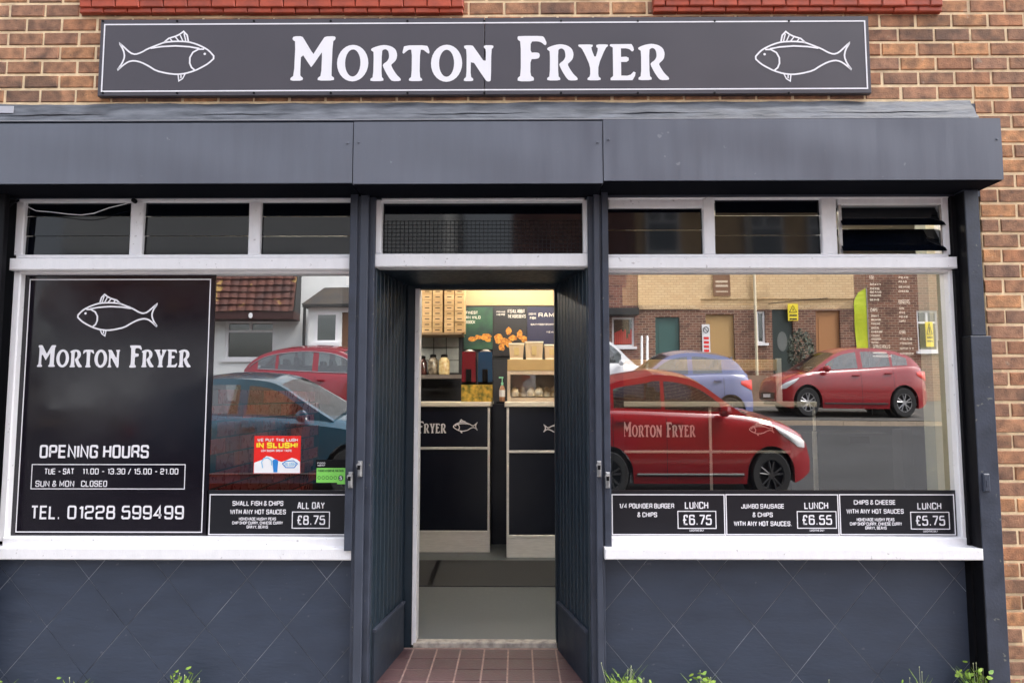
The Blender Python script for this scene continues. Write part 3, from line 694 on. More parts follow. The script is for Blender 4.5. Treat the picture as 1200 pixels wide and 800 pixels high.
price('price_sign', 850.6, 983, 'black price strip for jumbo sausage and chips, lunch £6.55, middle under the right pane', [('JUMBO SAUSAGE', 868.5, 919, 590, 595.5), ('& CHIPS', 882, 905.5, 600, 605.5), ('WITH ANY HOT SAUCES.', 860, 928, 610.3, 616)], 'LUNCH', '£6.55', (942.5, 970.5, 588, 596), (934.5, 599, 980, 618.5), (949, 966, 619.8, 622.2))
price('price_sign', 984, 1122, 'black price strip for chips and cheese, lunch £5.75, rightmost under the right pane', [('CHIPS & CHEESE', 1000.5, 1049.5, 585.5, 591), ('WITH ANY HOT SAUCES', 992, 1059, 596, 601.5)], 'LUNCH', '£5.75', (1075, 1103, 588.5, 596.5), (1067.5, 599.8, 1112.5, 619.5), (1082, 1099, 620.8, 623.2),
      [('HOMEMADE MUSHY PEAS', 1004, 1048, 606.5, 610.3), ('CHIP SHOP CURRY, CHINESE CURRY', 996, 1057, 611.5, 615.3), ('GRAVY, BEANS', 1014, 1039, 616.3, 620)])
# slush poster
def colm(n, c, r=.5): return mat(n, c, r)
m_red = colm('poster red', (.80, .02, .015), .35); m_yel = colm('poster yellow', (.95, .75, .03)); m_pw = colm('poster white', (.85, .85, .87)); m_blu = colm('poster blue', (.02, .22, .62)); m_lb = colm('poster pale blue', (.25, .55, .8))
q = MB(); pbox(q, 297.5, 510.5, 352, 554.5, YV, YG - .001); sl = tag(q.build('slush_poster', m_red), 'small red and white slush poster stuck on the left pane', 'poster')
q = MB(); Y = YV - .001
W3 = lambda x, y: (P(x, y, Y).x, P(x, y, Y).z)
q.flat([[W3(x, y) for x, y in ((297.8, 542), (303, 540), (308, 538), (312, 534), (318, 535), (324, 539), (330, 541), (336, 539), (342, 536), (348, 538), (351.5, 541), (351.5, 554), (297.5, 554))]], Y)
ptext(q, 'WE PUT THE LUSH', 301.5, 513.5, 349, 517, Y, .12); ptext(q, 'LOW SUGAR, GREAT TASTE', 306, 526.5, 342, 529, Y, .12); q.build('print_white', m_pw, sl)
q = MB(); ptext(q, 'IN SLUSH!', 300.5, 518, 349, 524.8, Y, .16); q.build('print_yellow', m_yel, sl)
q = MB(); q.flat([[W3(x, y) for x, y in ((319.5, 542), (326, 541), (325, 553), (320.5, 553))]], Y - .001); q.flat([[W3(322.7 + 3.6 * cos(a), 540.5 + 2.8 * sin(a)) for a in [k * .785 for k in range(8)]]], Y - .0014); q.ribbon([W3(x, y) for x, y in ((331, 543), (335, 540), (344, 539.5), (348.5, 543), (345, 547.5), (335, 547.5))], .0025, Y - .001, True); q.build('print_blue', m_blu, sl)
q = MB(); ptext(q, 'SLUSH', 333.5, 541.5, 346.5, 545.5, Y - .001, .1); q.ribbon([W3(x, y) for x, y in ((308, 548), (306.5, 541), (309, 537), (314, 536), (318, 539), (318.5, 545))], .003, Y - .001); q.build('print_pale_blue', m_lb, sl)
# hygiene rating sticker
m_gr = colm('sticker green', (.24, .72, .12)); m_gd = colm('sticker dark', (.02, .07, .03))
q = MB(); pbox(q, 369.8, 538.5, 407.8, 548, YV, YG - .001); hs_ = tag(q.build('hygiene_sticker', m_black), 'green food hygiene rating sticker scoring 5 low on the left pane by the door', 'sticker')
q = MB(); pbox(q, 370.8, 548, 404.5, 565.2, YV, YG - .001); pbox(q, 395, 562, 404.5, 567, YV + .0003, YG - .001); q.build('rating_field', m_gr, hs_)
q = MB(); ptext(q, 'FOOD HYGIENE RATING', 372.5, 550, 402.5, 552.5, Y, .11)
for k in range(5): q.ribbon([W3(374 + k * 4.7 + 1.6 * cos(a), 559.5 + 1.9 * sin(a)) for a in [i * .785 for i in range(8)]], .0012, Y, True)
q.flat([[W3(399.3 + 2.9 * cos(a), 559.8 + 3.4 * sin(a)) for a in [i * .52 for i in range(12)]]], Y); q.build('print_dark', m_gd, hs_)
q = MB(); ptext(q, '5', 397.9, 557.6, 400.7, 562, Y - .001, .12); ptext(q, 'FOOD', 372, 541.5, 381, 543.2, Y, .12); ptext(q, 'AGENCY', 372, 544.2, 381, 545.8, Y, .12); q.build('print_white', m_pw, hs_)

# ---- wire over the left lights
q = MB(); q.tube([P(x, y, -.02) for x, y in ((18, 237), (30, 241), (42, 247), (60, 248.5), (80, 251), (95, 252), (110, 250), (128, 243.5), (145, 239.5), (156, 236))], .0028, 6)
tag(q.build('loose_wire', m_letter), 'thin white loose wire sagging across the top left louvred light', 'wire')
q = MB(); c = P(157.5, 235.5, -.01); q.lathe(c, [(.001, -.02), (.012, -.016), (.014, .01)], 10, 'y'); tag(q.build('wire_clip', m_black), 'small black round clip at the end of the loose wire', 'clip')
q = MB(); q.tube([P(x, y, -.05) for x, y in ((-4, 232), (3, 236), (6, 241), (4, 246), (9, 243), (15, 238), (20, 236))], .007, 6); q.tube([P(x, y, -.06) for x, y in ((-2, 238), (4, 234), (12, 234), (19, 233))], .005, 6)
tag(q.build('cable_bundle', m_black), 'tangled dark cables in the top left corner under the shutter box', 'cable')

# ================================================================== INTERIOR
ZF = ZT + .028; ZCL = 3.35; RX0, RX1, RY1 = -5.0, 5.0, 5.7
def struct(name, mb, m): return tag(mb.build(name, m), kind='structure')
struct('shop_floor', MB().box(RX0, RX1, YBK + .05, RY1, ZF - .08, ZF), m_floor)
struct('shop_floor_side', MB().box(RX0, xl0 - .3, .1, YBK + .05, ZF - .08, ZF - .001), m_floor)
struct('shop_floor_side', MB().box(xr0 + .3, RX1, .1, YBK + .05, ZF - .08, ZF - .001), m_floor)
struct('shop_ceiling', MB().box(RX0, RX1, .3, RY1, ZCL, ZCL + .05), m_ceil)
struct('back_wall', MB().box(RX0, RX1, RY1, RY1 + .1, ZF, ZCL), m_cream)
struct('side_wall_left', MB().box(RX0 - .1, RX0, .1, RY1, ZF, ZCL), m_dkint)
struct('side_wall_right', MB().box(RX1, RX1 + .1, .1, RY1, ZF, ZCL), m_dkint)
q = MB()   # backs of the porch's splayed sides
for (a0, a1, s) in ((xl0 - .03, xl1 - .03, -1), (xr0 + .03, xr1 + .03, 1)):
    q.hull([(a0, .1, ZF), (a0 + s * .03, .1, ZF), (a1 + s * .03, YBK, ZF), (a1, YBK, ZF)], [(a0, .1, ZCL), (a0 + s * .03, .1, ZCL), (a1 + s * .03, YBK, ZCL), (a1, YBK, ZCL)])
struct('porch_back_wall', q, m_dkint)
q = MB(); q.box(P(484, 540, YBK).x - .5, P(653, 540, YBK).x + .5, YBK + .08, YBK + .12, ZC + .001, ZCL); struct('door_head_wall', q, m_cream)
# right jamb returns seen through the right pane
q = MB(); q.box(P(1098, 450, .30).x, RX1 + .0, .12, .34, ZF, ZCL); struct('window_return', q, mat('pale return', (.85, .80, .62), .7))
q = MB(); q.box(P(1086, 450, .50).x, RX1, .35, .55, ZF, ZCL); struct('window_return', q, mat('grey return', (.5, .52, .45), .7))
# left red brick pier inside
xi = P(243, 500, .2).x
q = MB(); q.box(xi - .12, xi, .2, 2.6, ZF, P(250, 437, .3).z); pier = tag(q.build('interior_brick_wall', mat('dark joint', (.012, .010, .010), .6)), 'glossy red brick low wall inside the shop behind the left pane', 'wall')
m_rb = mat('glossy red brick', (.9, .85, .85), .3, c2=(1.15, 1.1, 1.1), vscale=20, bump=.5, bscale=60, rnd=[(.34, .035, .022), (.24, .02, .016), (.44, .055, .03), (.16, .016, .014), (.28, .05, .035)])
hb = .105; lb = .26
q = MB(); q.box(-.003, .006, .006, lb - .006, .006, hb - .006); rbm = bpy.data.meshes.new('brick'); rbm.from_pydata(q.v, [], q.f); rbm.materials.append(m_rb)
nz = int((P(250, 437, .3).z - ZF) / hb)
for j in range(nz):
    for i in range(12):
        y0 = .2 + (i - (.5 if j % 2 else 0)) * lb
        if y0 < .2 or y0 + lb > 2.6: continue
        o = bpy.data.objects.new('brick', rbm); COL.objects.link(o); o.parent = pier; o.location = Vector((xi + random.uniform(0, .002), y0, ZF + j * hb)) - ORG[pier.name]
# dark floor-standing back of the room on the left side
q = MB(); q.box(RX0 + .05, -1.1, 2.7, 2.8, ZF, 2.4); tag(q.build('dark_screen', m_dkint), 'plain dark screen standing inside behind the left pane', 'screen')
# mat
zfm = ZF + .008
ya = PZ(568, 686, zfm).y; yb2 = PZ(568, 656, zfm).y
q = MB(); q.box(-1.0, .75, ya, yb2, ZF, zfm); mt = tag(q.build('door_mat', m_mat), 'wide dark ribbed mat in front of the serving counters', 'mat')
q = MB(); a = PZ(500, 686, zfm).x; b = PZ(514, 656, zfm).x
q.mesh([(a - .0, ya, zfm + .001), (a + .045, ya, zfm + .001), (b + .03, yb2, zfm + .001), (b - .02, yb2, zfm + .001)], [(0, 1, 2, 3)]); q.build('mat_joint', m_black, mt)
# counters
def counter(x0, x1, Yc, ytop, ybot, ymid0, ymid1, ykick, label, words, fishes, vs=(), endleft=False, xend=None):
    z0 = ZF; zt = P((x0 + x1) / 2, ytop, Yc).z; X0 = P(x0, 550, Yc).x; X1 = P(x1, 550, Yc).x
    t = thing('serving_counter', ((X0 + X1) / 2, Yc + .3, ZF), label, 'counter')
    zk = P(600, ykick, Yc).z; zm0 = P(600, ymid1, Yc).z; zm1 = P(600, ymid0, Yc).z
    q = MB().box(X0 + .004, X1 - .004, Yc + .015, Yc + .65, z0, zt - .05); q.build('front_panel', m_navy, t)
    q = MB().box(X0 - .02, X1 + .01, Yc - .03, Yc + .68, zt - .055, zt, .008); q.build('worktop', mat('counter top', (.78, .72, .62), .35), t)
    q = MB().box(X0, X1, Yc, Yc + .014, z0, zk, .003); q.build('kick_plate', m_chrome, t)
    q = MB().box(X0, X1, Yc - .004, Yc + .012, zk + .001, zk + .03, .003).box(X0, X1, Yc - .004, Yc + .012, zm0, zm1, .003)
    for v in [x0, x1 - 3.2] + list(vs):
        a = P(v, 550, Yc).x; q.box(a, a + .026, Yc - .007, Yc + .011, zk + .001, zt - .056, .003)
    q.build('trim_strip', m_chrome, t)
    q = MB()
    for a in words: word(q, *a, Yc + .012)
    for a in fishes: fish(q, *a[:4], Yc + .012, a[4], .55)
    q.build('lettering', m_letter, t)
    return t, zt
YC1, YC2 = 3.28, 3.05
c1, zc1 = counter(380, 574.5, YC1, 470.5, 647.5, 523.5, 526.5, 625, 'navy counter with steel trim seen through the left half of the doorway, lettered FRYER', [(441, 493, 523, 507.5)], [(531, 491.5, 559.5, 507, False)])
c2, zc2 = counter(593.5, 958, YC2, 470.5, 653, 527.5, 530.5, 630, 'long navy counter running right from the doorway, lettered MORTON FRYER behind the right pane', [(730, 494, 815, 512)], [(637, 494, 667, 509, True), (878, 495, 907, 510, False)], vs=(832,))
q = MB(); q.box(P(573.5, 550, YC1).x, P(594, 550, YC2).x, YC1 + .4, YC1 + .45, ZF, zc1 - .03); struct('counter_gap_panel', q, m_navy)
# cabinet on the counter
def at(x, y, Y): return P(x, y, Y)
m_tan = mat('tan laminate', (.50, .34, .15), .5, var=.05, vscale=6)
Yk = 3.15
def cab(x0, x1, y0, y1, label, warm=True):
    X0 = P(x0, 440, Yk).x; X1 = P(x1, 440, Yk).x; zt = P(600, y0, Yk).z; zb = zc2 + .001
    t = thing('hot_food_cabinet', ((X0 + X1) / 2, Yk + .25, zb), label, 'cabinet', 'glazed cabinets on the counter')
    q = MB().box(X0, X1, Yk, Yk + .5, zt - .12, zt, .005); q.build('top', m_tan, t)
    q = MB().box(X0, X0 + .03, Yk, Yk + .5, zb, zt - .121).box(X1 - .03, X1, Yk, Yk + .5, zb, zt - .121).box(X0 + .031, X1 - .031, Yk, Yk + .03, zb, zb + .04).box(X0 + .031, X1 - .031, Yk, Yk + .03, zt - .16, zt - .1215)
    q.box(X0 + .031, X1 - .031, Yk + .47, Yk + .5, zb, zt - .121); q.build('casing', mat('cabinet casing', (.6, .48, .36), .4), t)
    q = MB(); q.poly([(X0 + .03, Yk + .015, zb + .04), (X1 - .03, Yk + .015, zb + .04), (X1 - .03, Yk + .015, zt - .16), (X0 + .03, Yk + .015, zt - .16)]); q.build('glass', m_glass2, t)
    q = MB()
    r = random.Random(int(x0))
    for k in range(int((X1 - X0) / .09)):
        cx = X0 + .08 + k * .085; 
        q.lathe((cx, Yk + .2 + r.uniform(-.05, .05), zb + .045), [(.001, .0), (.045, .01), (.05, .05), (.03, .10), (.001, .12)], 9, 'z')
    q.build('tray_of_food', mat('fried food', (.55, .38, .2), .6, c2=(.75, .7, .62), vscale=14), t)
    return t, zt
cb, zcb = cab(594.5, 668, 421, 468, 'glazed food cabinet on the counter inside the doorway, takeaway boxes on its top')
# wide cabinet seen through the right pane
X0 = P(716, 440, Yk).x; X1 = P(914, 440, Yk).x; zt = P(800, 421, Yk).z; zm = P(800, 434, Yk).z
t = thing('fryer_range_hood', ((X0 + X1) / 2, Yk + .3, zc2), 'wide tan topped frying range behind the right pane above the lettered counter', 'frying range')
MB().box(X0, X1, Yk, Yk + .55, zm, zt, .005).build('top', m_tan, t)
MB().box(X0 + .02, X1 - .02, Yk + .05, Yk + .5, zc2 + .002, zm - .001).build('body', mat('brown panel', (.075, .05, .038), .35), t)
MB().box(X1 - .03, X1 + .015, Yk - .01, Yk + .04, zc2 + .003, zt + .01).build('corner_trim', m_chrome, t)
# cream block in front of range lower (counter top continues) and takeaway boxes
def takeaway(x0, x1, y0, y1, label):
    Y = Yk + .06; X0 = P(x0, 410, Y).x; X1 = P(x1, 410, Y).x; zt = zcb + (P(600, y0, Y).z - P(600, y1, Y).z); zb = zcb
    t = thing('takeaway_box', ((X0 + X1) / 2, Y + .1, zb), label, 'food box', 'takeaway boxes on the cabinet')
    i = .012; X0b, X1b = X0 + i, X1 - i
    q = MB(); q.hull([(X0b, Y + i, zb), (X1b, Y + i, zb), (X1b, Y + .16, zb), (X0b, Y + .16, zb)], [(X0, Y, zt - .02), (X1, Y, zt - .02), (X1, Y + .17, zt - .02), (X0, Y + .17, zt - .02)])
    q.build('tray', mat('kraft tray', (.66, .50, .32), .7, var=.1, vscale=8), t)
    MB().box(X0 - .004, X1 + .004, Y - .004, Y + .174, zt - .019, zt, .004).build('lid', mat('cream card', (.85, .78, .64), .6), t)
    MB().box(X0b - .002, X1b + .002, Y + .001, Y + .165, zb - .0, zb + .02).build('base_band', mat('cream card', (.85, .78, .64), .6), t)
    MB().box((X0 + X1) / 2 - .025, (X0 + X1) / 2 + .025, Y - .004, Y + .0, zb + .05, zt - .05).build('printed_band', mat('box print', (.6, .45, .2), .6), t)
takeaway(596.5, 614, 400.5, 420, 'small cream takeaway box, leftmost on top of the glazed cabinet')
takeaway(615.5, 636.5, 398.5, 420, 'largest cream takeaway box, between the two others on the glazed cabinet')
takeaway(638, 655, 402, 420, 'cream takeaway box cut off by the right door jamb on the glazed cabinet')
# soap bottle
Y = Yk + .05; c = P(588.5, 468, Y); zb = zc1 + .002
t = thing('soap_bottle', (c.x, Y, zb), 'hand soap bottle with a pump beside the glazed cabinet', 'bottle')
zb0 = zb
q = MB().box(c.x - .06, c.x + .06, Y - .05, Y + .15, zb - .02, zb - .001); struct('counter_bridge', q, m_black)
MB().lathe((c.x, Y, zb), [(.024, 0), (.03, .01), (.03, .13), (.018, .165), (.013, .17)], 14).build('bottle_body', mat('amber soap', (.55, .28, .16), .3), t, smooth=True)
MB().lathe((c.x, Y, zb), [(.031, .05), (.032, .052), (.032, .12), (.031, .122)], 14).build('bottle_label', m_pw, t)
q = MB().lathe((c.x, Y, zb + .171), [(.013, 0), (.013, .03), (.005, .032), (.005, .075)], 10); q.box(c.x - .035, c.x + .012, Y - .008, Y + .008, zb + .246, zb + .262); q.build('pump', mat('pump green', (.3, .75, .5), .4), t)
# picture box of food on counter left
Y = YC1 + .05
q = MB(); a = P(540.5, 460, Y); b = P(577, 460, Y); q.box(a.x, b.x, Y, Y + .15, zc1, P(560, 450.5, Y).z, .003)
fb = tag(q.build('printed_food_carton', mat('carton print', (.10, .12, .02), .5, c2=(.70, .42, .06), vscale=22)), 'low carton printed with food pictures on the counter under the slush machines', 'carton')
# slush machines
def slush(x0, x1, c, label):
    Y = YC1 + .25; X0 = P(x0, 425, Y).x; X1 = P(x1, 425, Y).x; xc = (X0 + X1) / 2; zt = P(560, 412, Y).z; zb = P(560, 447.5, Y).z
    t = thing('slush_machine', (xc, Y, zc1), label, 'slush machine', 'slush machines')
    MB().box(X0 + .01, X1 - .01, Y - .02, Y + .3, zc1, zb + .02).build('base', m_black, t)
    q = MB(); r = (X1 - X0) / 2 * .92; q.hull([(X0 + .006, Y - .03, zb), (X1 - .006, Y - .03, zb), (X1 - .006, Y + .25, zb), (X0 + .006, Y + .25, zb)], [(X0 + .012, Y - .02, zt), (X1 - .012, Y - .02, zt), (X1 - .012, Y + .25, zt), (X0 + .012, Y + .25, zt)])
    q.build('tank', mat('slush ' + label[:8], c, .25), t)
    MB().lathe((xc, Y + .1, zt), [(r * .8, .0), (r * .8, .012), (r * .5, .02), (r * .3, .03)], 14).build('lid', m_metal, t)
    MB().box(xc - .028, xc + .028, Y - .07, Y - .031, zb, zb + .14, .01).build('tap', m_black, t)
slush(540.5, 558.5, (.16, .006, .015), 'dark red slush tank, left of the pair behind the counter')
slush(559.5, 578, (.006, .045, .12), 'blue slush tank, right of the pair behind the counter')
# back wall fittings (just in front of the rear wall)
YQ = 5.0
q = MB(); q.box(P(486, 380, YQ).x - .25, RX1 - .002, YQ + .02, YQ + .12, P(600, 357.5, YQ).z, P(600, 330, YQ).z + .25); struct('cream_bulkhead', q, m_cream)
struct('rear_partition', MB().box(RX0 + .002, RX1 - .002, YQ + .03, YQ + .11, ZF, P(600, 358, YQ).z).box(RX0 + .002, P(486, 380, YQ).x - .251, YQ + .03, YQ + .11, P(600, 357.9, YQ).z, ZCL - .002), m_dkint)
m_p1 = mat('poster teal', (.005, .012, .03), .4, c2=(.03, .12, .06), vscale=3.2); m_p2 = mat('poster black', (.008, .010, .016), .4); m_p3 = mat('poster navy', (.016, .018, .06), .4)
m_fry = mat('fried fish print', (.28, .07, .008), .5, c2=(.75, .36, .05), vscale=26); m_wp = mat('poster words', (.75, .72, .66), .6)
def poster(x0, x1, y0, y1, m, label, txt, blobs, Y=YQ):
    q = MB(); pbox(q, x0, y0, x1, y1, Y, Y + .015); o = tag(q.build('wall_poster', m), label, 'poster')
    q = MB()
    for (s, a, b, c, d) in txt: ptext(q, s, a, c, b, d, Y - .002, .11)
    q.build('lettering', m_wp, o)
    if blobs:
        q = MB(); r = random.Random(int(x0))
        for n_, (cx, cy, rx, ry) in enumerate(blobs):
            q.flat([[(P(cx + rx * (1 + r.uniform(-.25, .25)) * cos(k * .524), cy + ry * (1 + r.uniform(-.25, .25)) * sin(k * .524), Y - .002).x, P(cx, cy + ry * (1 + r.uniform(-.2, .2)) * sin(k * .524), Y - .002).z) for k in range(12)]], Y - .002 - .0006 * n_)
        q.build('food_picture', m_fry, o)
poster(543.5, 577.3, 360, 409, m_p1, 'green and teal poster with fried fish, left of three on the back wall', [('THE FINEST', 537, 560, 364.5, 368), ('OCEAN WILD', 537, 563, 370, 373.5), ('HADDOCK', 540, 557, 375.5, 379)], [(554, 397, 5, 3), (560, 395, 4, 2.6), (569, 394.5, 6, 3.6), (572, 398, 4, 3)])
poster(578.3, 617, 360, 417, m_p2, 'black poster with golden fried fish, middle of three on the back wall', [('IT\'S ALL ABOUT', 595, 615, 362.5, 366.5), ('THE INGREDIENTS', 595, 616, 368.5, 372.5), ('FRYING', 582, 592, 364.5, 366.3), ('HERE', 582, 592, 367.5, 369.5)], [(584, 397, 5, 6), (591, 400, 5, 4), (588, 407, 4, 4), (596, 388, 3.2, 5), (601, 396, 5, 3.5), (609, 392, 3.5, 5), (614, 397, 4, 4), (597, 403, 4, 5)])
poster(618, 662, 360, 405, m_p3, 'navy poster headed with pale lettering, right of three on the back wall', [('RAMM', 631, 656, 366.5, 371.5), ('LONDON FINE', 619.5, 628.5, 366.5, 369), ('FISH', 621, 628, 371, 374), ('QUALITY FOODS FOR OVER FIFTY', 622, 654, 379, 381), ('YEARS', 640, 654, 388, 390)], None)
# tiled splash-back, shelf, jars
YJ = 4.6
q = MB(); pbox(q, 478, 391, 541, 440, YJ + .3, YJ + .33); sb = struct('splashback_wall', q, m_dkint)
m_wt = mat('grey wall tile', (.34, .37, .38), .2, var=.15, vscale=6)
for i in range(4):
    for j in range(3):
        q = MB(); pbox(q, 479 + i * 14.8, 392.5 + j * 15, 493 + i * 14.8, 406.7 + j * 15, YJ + .285, YJ + .31, .003); q.build('wall_tile', m_wt, sb)
q = MB(); pbox(q, 480, 439, 541, 443.5, YJ - .1, YJ + .28); zj = P(510, 439, YJ - .1).z
tag(q.build('wall_shelf', mat('shelf grey', (.18, .16, .15), .5)), 'grey shelf carrying three glass jars behind the left counter', 'shelf')
q = MB(); pbox(q, 478, 389.5, 541, 392, YJ - .15, YJ + .28); tag(q.build('upper_shelf', mat('shelf brown', (.25, .17, .10), .6)), 'brown shelf carrying the stacked card food boxes', 'shelf'); zu = P(510, 389.5, YJ - .15).z
def jar(x, w_, h, c1_, c2_, label):
    Y = YJ; p = P(x, 430, Y); r = w_ / 2 * (Y - CAM.y) / 800; hh = h * (Y - CAM.y) / 800
    t = thing('glass_jar', (p.x, Y, zj), label, 'jar', 'jars on the shelf')
    MB().lathe((p.x, Y, zj), [(r * .85, 0), (r, .01), (r, hh * .7), (r * .7, hh * .86), (r * .55, hh * .9)], 14).build('contents', mat('jar ' + label[:14], c1_, .2, c2=c2_, vscale=25, coat=.6), t, smooth=True)
    MB().lathe((p.x, Y, zj + hh * .9), [(r * .6, 0), (r * .62, .03), (r * .3, .04)], 12).build('lid', m_black, t)
jar(495.5, 10, 21, (.03, .01, .01), (.12, .03, .03), 'dark jar of pickles, leftmost on the shelf')
jar(507.5, 12, 23, (.10, .08, .06), (.30, .26, .2), 'clear grey jar, between the dark and the yellow jar')
jar(520.5, 13, 23, (.55, .36, .16), (.8, .7, .4), 'jar of pale yellow pickled eggs, rightmost on the shelf')
# stacked card boxes
m_card = mat('kraft card', (.56, .38, .20), .75, rnd=[(.60, .42, .22), (.55, .37, .19), (.64, .45, .24), (.52, .35, .17)]); m_ink = mat('brown ink', (.08, .045, .02), .7)
ordn = ['first', 'second', 'third', 'fourth', 'fifth', 'sixth', 'seventh', 'eighth']; coln = ['leftmost', 'second', 'third', 'rightmost']
Y = YJ - .12; bhg = (P(510, 331.7, Y).z - P(510, 389.5, Y).z) / 9
colx = [(494.7, 506.3), (506.8, 518.6), (520.6, 532.2), (532.7, 544.6)]
for j in range(9):
    for i, (a, b) in enumerate(colx):
        X0 = P(a, 365, Y).x; X1 = P(b, 365, Y).x; z0 = zu + j * bhg; yy = Y + random.uniform(-.008, .004)
        if j == 8: lab = 'kraft card food box, %s column, top layer half hidden by the door head' % coln[i]
        else: lab = 'kraft card food box, %s column, %s layer up from the shelf' % (coln[i], ordn[j])
        o = tag(MB().box(X0 + .001, X1 - .001, yy, yy + .22, z0 + .001, z0 + bhg - .0015, .003).build('card_food_box', m_card), lab, 'food box', 'kraft card boxes stacked in four columns')
        q = MB(); stext(q, 'BOX 7'[:3] + 'ES', X0 + .035, z0 + bhg * .38, X1 - .03, z0 + bhg * .62, yy - .001, .12) if False else q.box(X0 + .035, X1 - .035, yy - .0012, yy - .0002, z0 + bhg * .4, z0 + bhg * .6)
        q.build('printed_mark', m_ink, o)
# menu boards behind right pane
def board(x0, x1, y0, y1, label, lines, Y=2.9):
    q = MB(); pbox(q, x0, y0, x1, y1, Y, Y + .03); o = tag(q.build('menu_board', mat('menu board', (.035, .014, .012), .5)), label, 'menu board', 'menu boards behind the right pane')
    q = MB()
    for (s, a, b, c, d) in lines: ptext(q, s, a, c, b, d, Y - .002, .14)
    q.build('lettering', mat('menu words', (.85, .8, .72), .5, emit=(.85, .8, .7), emits=.25), o)
r = random.Random(3)
wl_ = ['HADDOCK', 'SAUSAGE', 'CHEESE', 'GRAVY', 'CURRY', 'CHIPS', 'PEAS', 'BEANS', 'FISHCAKE']
def lns(x, ys, wmax): return [(r.choice(wl_), x, x + r.uniform(.55, 1) * wmax, y, y + 2.3) for y in ys]
board(1017.5, 1051, 316, 419, 'dark menu board with pale items, left of the pair behind the right pane', [('FISH', 1019, 1024, 323, 327)] + lns(1019.5, (332, 337, 341, 345, 350), 16) + [('CHIPS', 1020, 1028, 361, 365)] + lns(1021, (369, 373.5, 378, 383, 387.5, 392, 396, 400), 14) + [('SPRING ROLLS', 1023, 1043, 404, 408)] + lns(1023, (412, 416), 24))
board(1052, 1080, 314, 419, 'dark menu board with pale items, right of the pair behind the right pane', lns(1053, (318, 324, 329, 335, 340), 13) + [('BURGERS', 1053, 1066, 351, 356)] + lns(1053.5, (360, 365, 370, 375), 11) + [('KEBAB', 1054, 1061, 387, 391)] + lns(1055, (396, 401, 407, 413), 17))
# grey low fridge behind right pane
Yq = 2.2; X0 = P(958, 550, Yq).x; X1 = P(1052, 550, Yq).x; zt = P(1000, 508, Yq).z
t = thing('low_cabinet', ((X0 + X1) / 2, Yq + .3, ZF), 'low dark grey cabinet with a small label plate behind the right pane', 'cabinet')
MB().box(X0, X1, Yq, Yq + .6, ZF, zt, .006).build('casing', mat('fridge grey', (.05, .055, .065), .35), t)
q = MB(); pbox(q, 996, 511, 1019, 519, Yq - .004, Yq - .001); q.build('label_plate', m_black, t)
q = MB(); pbox(q, 955.5, 505, 959.5, 640, Yq - .01, Yq + .02); q.build('edge_strip', m_chrome, t)
q = MB(); pbox(q, 1060, 503, 1072, 650, 1.6, 1.75); tag(q.build('dark_pillar', m_dkint), 'narrow dark upright beside the low cabinet behind the right pane', 'pillar')
# ceiling fluorescent lamps (one shows through the open louvre)
m_tube = mat('fluorescent tube', (1, .95, .85), .5, emit=(1, .92, .80), emits=21)
def lamp(x, y, L, label, rz=False):
    t = thing('fluorescent_lamp', (x, y, ZCL - .1), label, 'ceiling lamp', 'ceiling lamps in the shop')
    MB().box(x - L / 2, x + L / 2, y - .05, y + .05, ZCL - .03, ZCL - .001).build('batten', m_ceil, t)
    MB().box(x - L / 2 + .05, x + L / 2 - .05, y - .02, y + .02, ZCL - .08, ZCL - .04).build('tube', m_tube, t)
lamp(2.2, 1.9, 1.5, 'fluorescent ceiling lamp glimpsed through the open louvre'); lamp(0.1, 1.9, 1.6, 'fluorescent ceiling lamp over the space between door and counters')
lamp(0.0, 4.3, 1.4, 'fluorescent ceiling lamp over the stacked boxes behind the counters'); lamp(-2.2, 3.8, 1.4, 'fluorescent ceiling lamp at the left rear of the shop')

#STREET
# ================================================================== THE STREET (in front of the shop, seen mirrored in its panes)
def gz(y):
    pts = [(60, ZP), (0, ZP), (-1.9, ZP + .0), (-6.0, .15), (-14.0, 1.08), (-20, 1.5), (-60, 2.2), (-900, 2.5)]
    for (a, za), (b, zb) in zip(pts, pts[1:]):
        if a >= y >= b: return za + (zb - za) * (y - a) / (b - a)
    return pts[-1][1] if y < 0 else ZP
def sheet(name, m, ys, dz, x0=-400, x1=400, thick=.0):
    q = MB()
    def fn(u, v):
        i = v * (len(ys) - 1); y = ys[int(round(i))]; return (x0 + (x1 - x0) * u, y, gz(y) + dz)
    grid(q, fn, 8, len(ys) - 1); return struct(name, q, m)
sheet('ground', mat('open ground', (.12, .11, .09), .9, var=.2, vscale=.3), [300, 9, 0, -2, -6, -10, -14, -20, -40, -60, -900], -.16)
sheet('road', m_tarmac, [-1.72, -2.2, -4, -6, -8, -10, -12, -13.3], -.11, -60, 60)
q = MB(); q.box(-60, 60, -1.55, .6, ZP - .15, ZP - .001); struct('pavement', q, m_pave)
q = MB()
for i in range(-24, 25): q.box(i * .915, i * .915 + .905, -1.72, -1.555, ZP - .2, ZP + .002, .01)
struct('kerb', q, m_kerb)
q = MB()
for i in range(-24, 25): q.hull([(i * .915, -13.45, gz(-13.3) - .25), (i * .915 + .905, -13.45, gz(-13.3) - .25), (i * .915 + .905, -13.3, gz(-13.3) - .25), (i * .915, -13.3, gz(-13.3) - .25)], [(i * .915, -13.45, gz(-13.3) + .0), (i * .915 + .905, -13.45, gz(-13.3)), (i * .915 + .905, -13.3, gz(-13.3)), (i * .915, -13.3, gz(-13.3))])
struct('kerb', q, m_kerb)
sheet('forecourt', mat('worn forecourt', (.03, .03, .03), .9, spec=.25, c2=(.07, .064, .058), vscale=1.5, bump=.4, bscale=30), [-13.45, -15, -17, -20.3], .0, -60, 60)

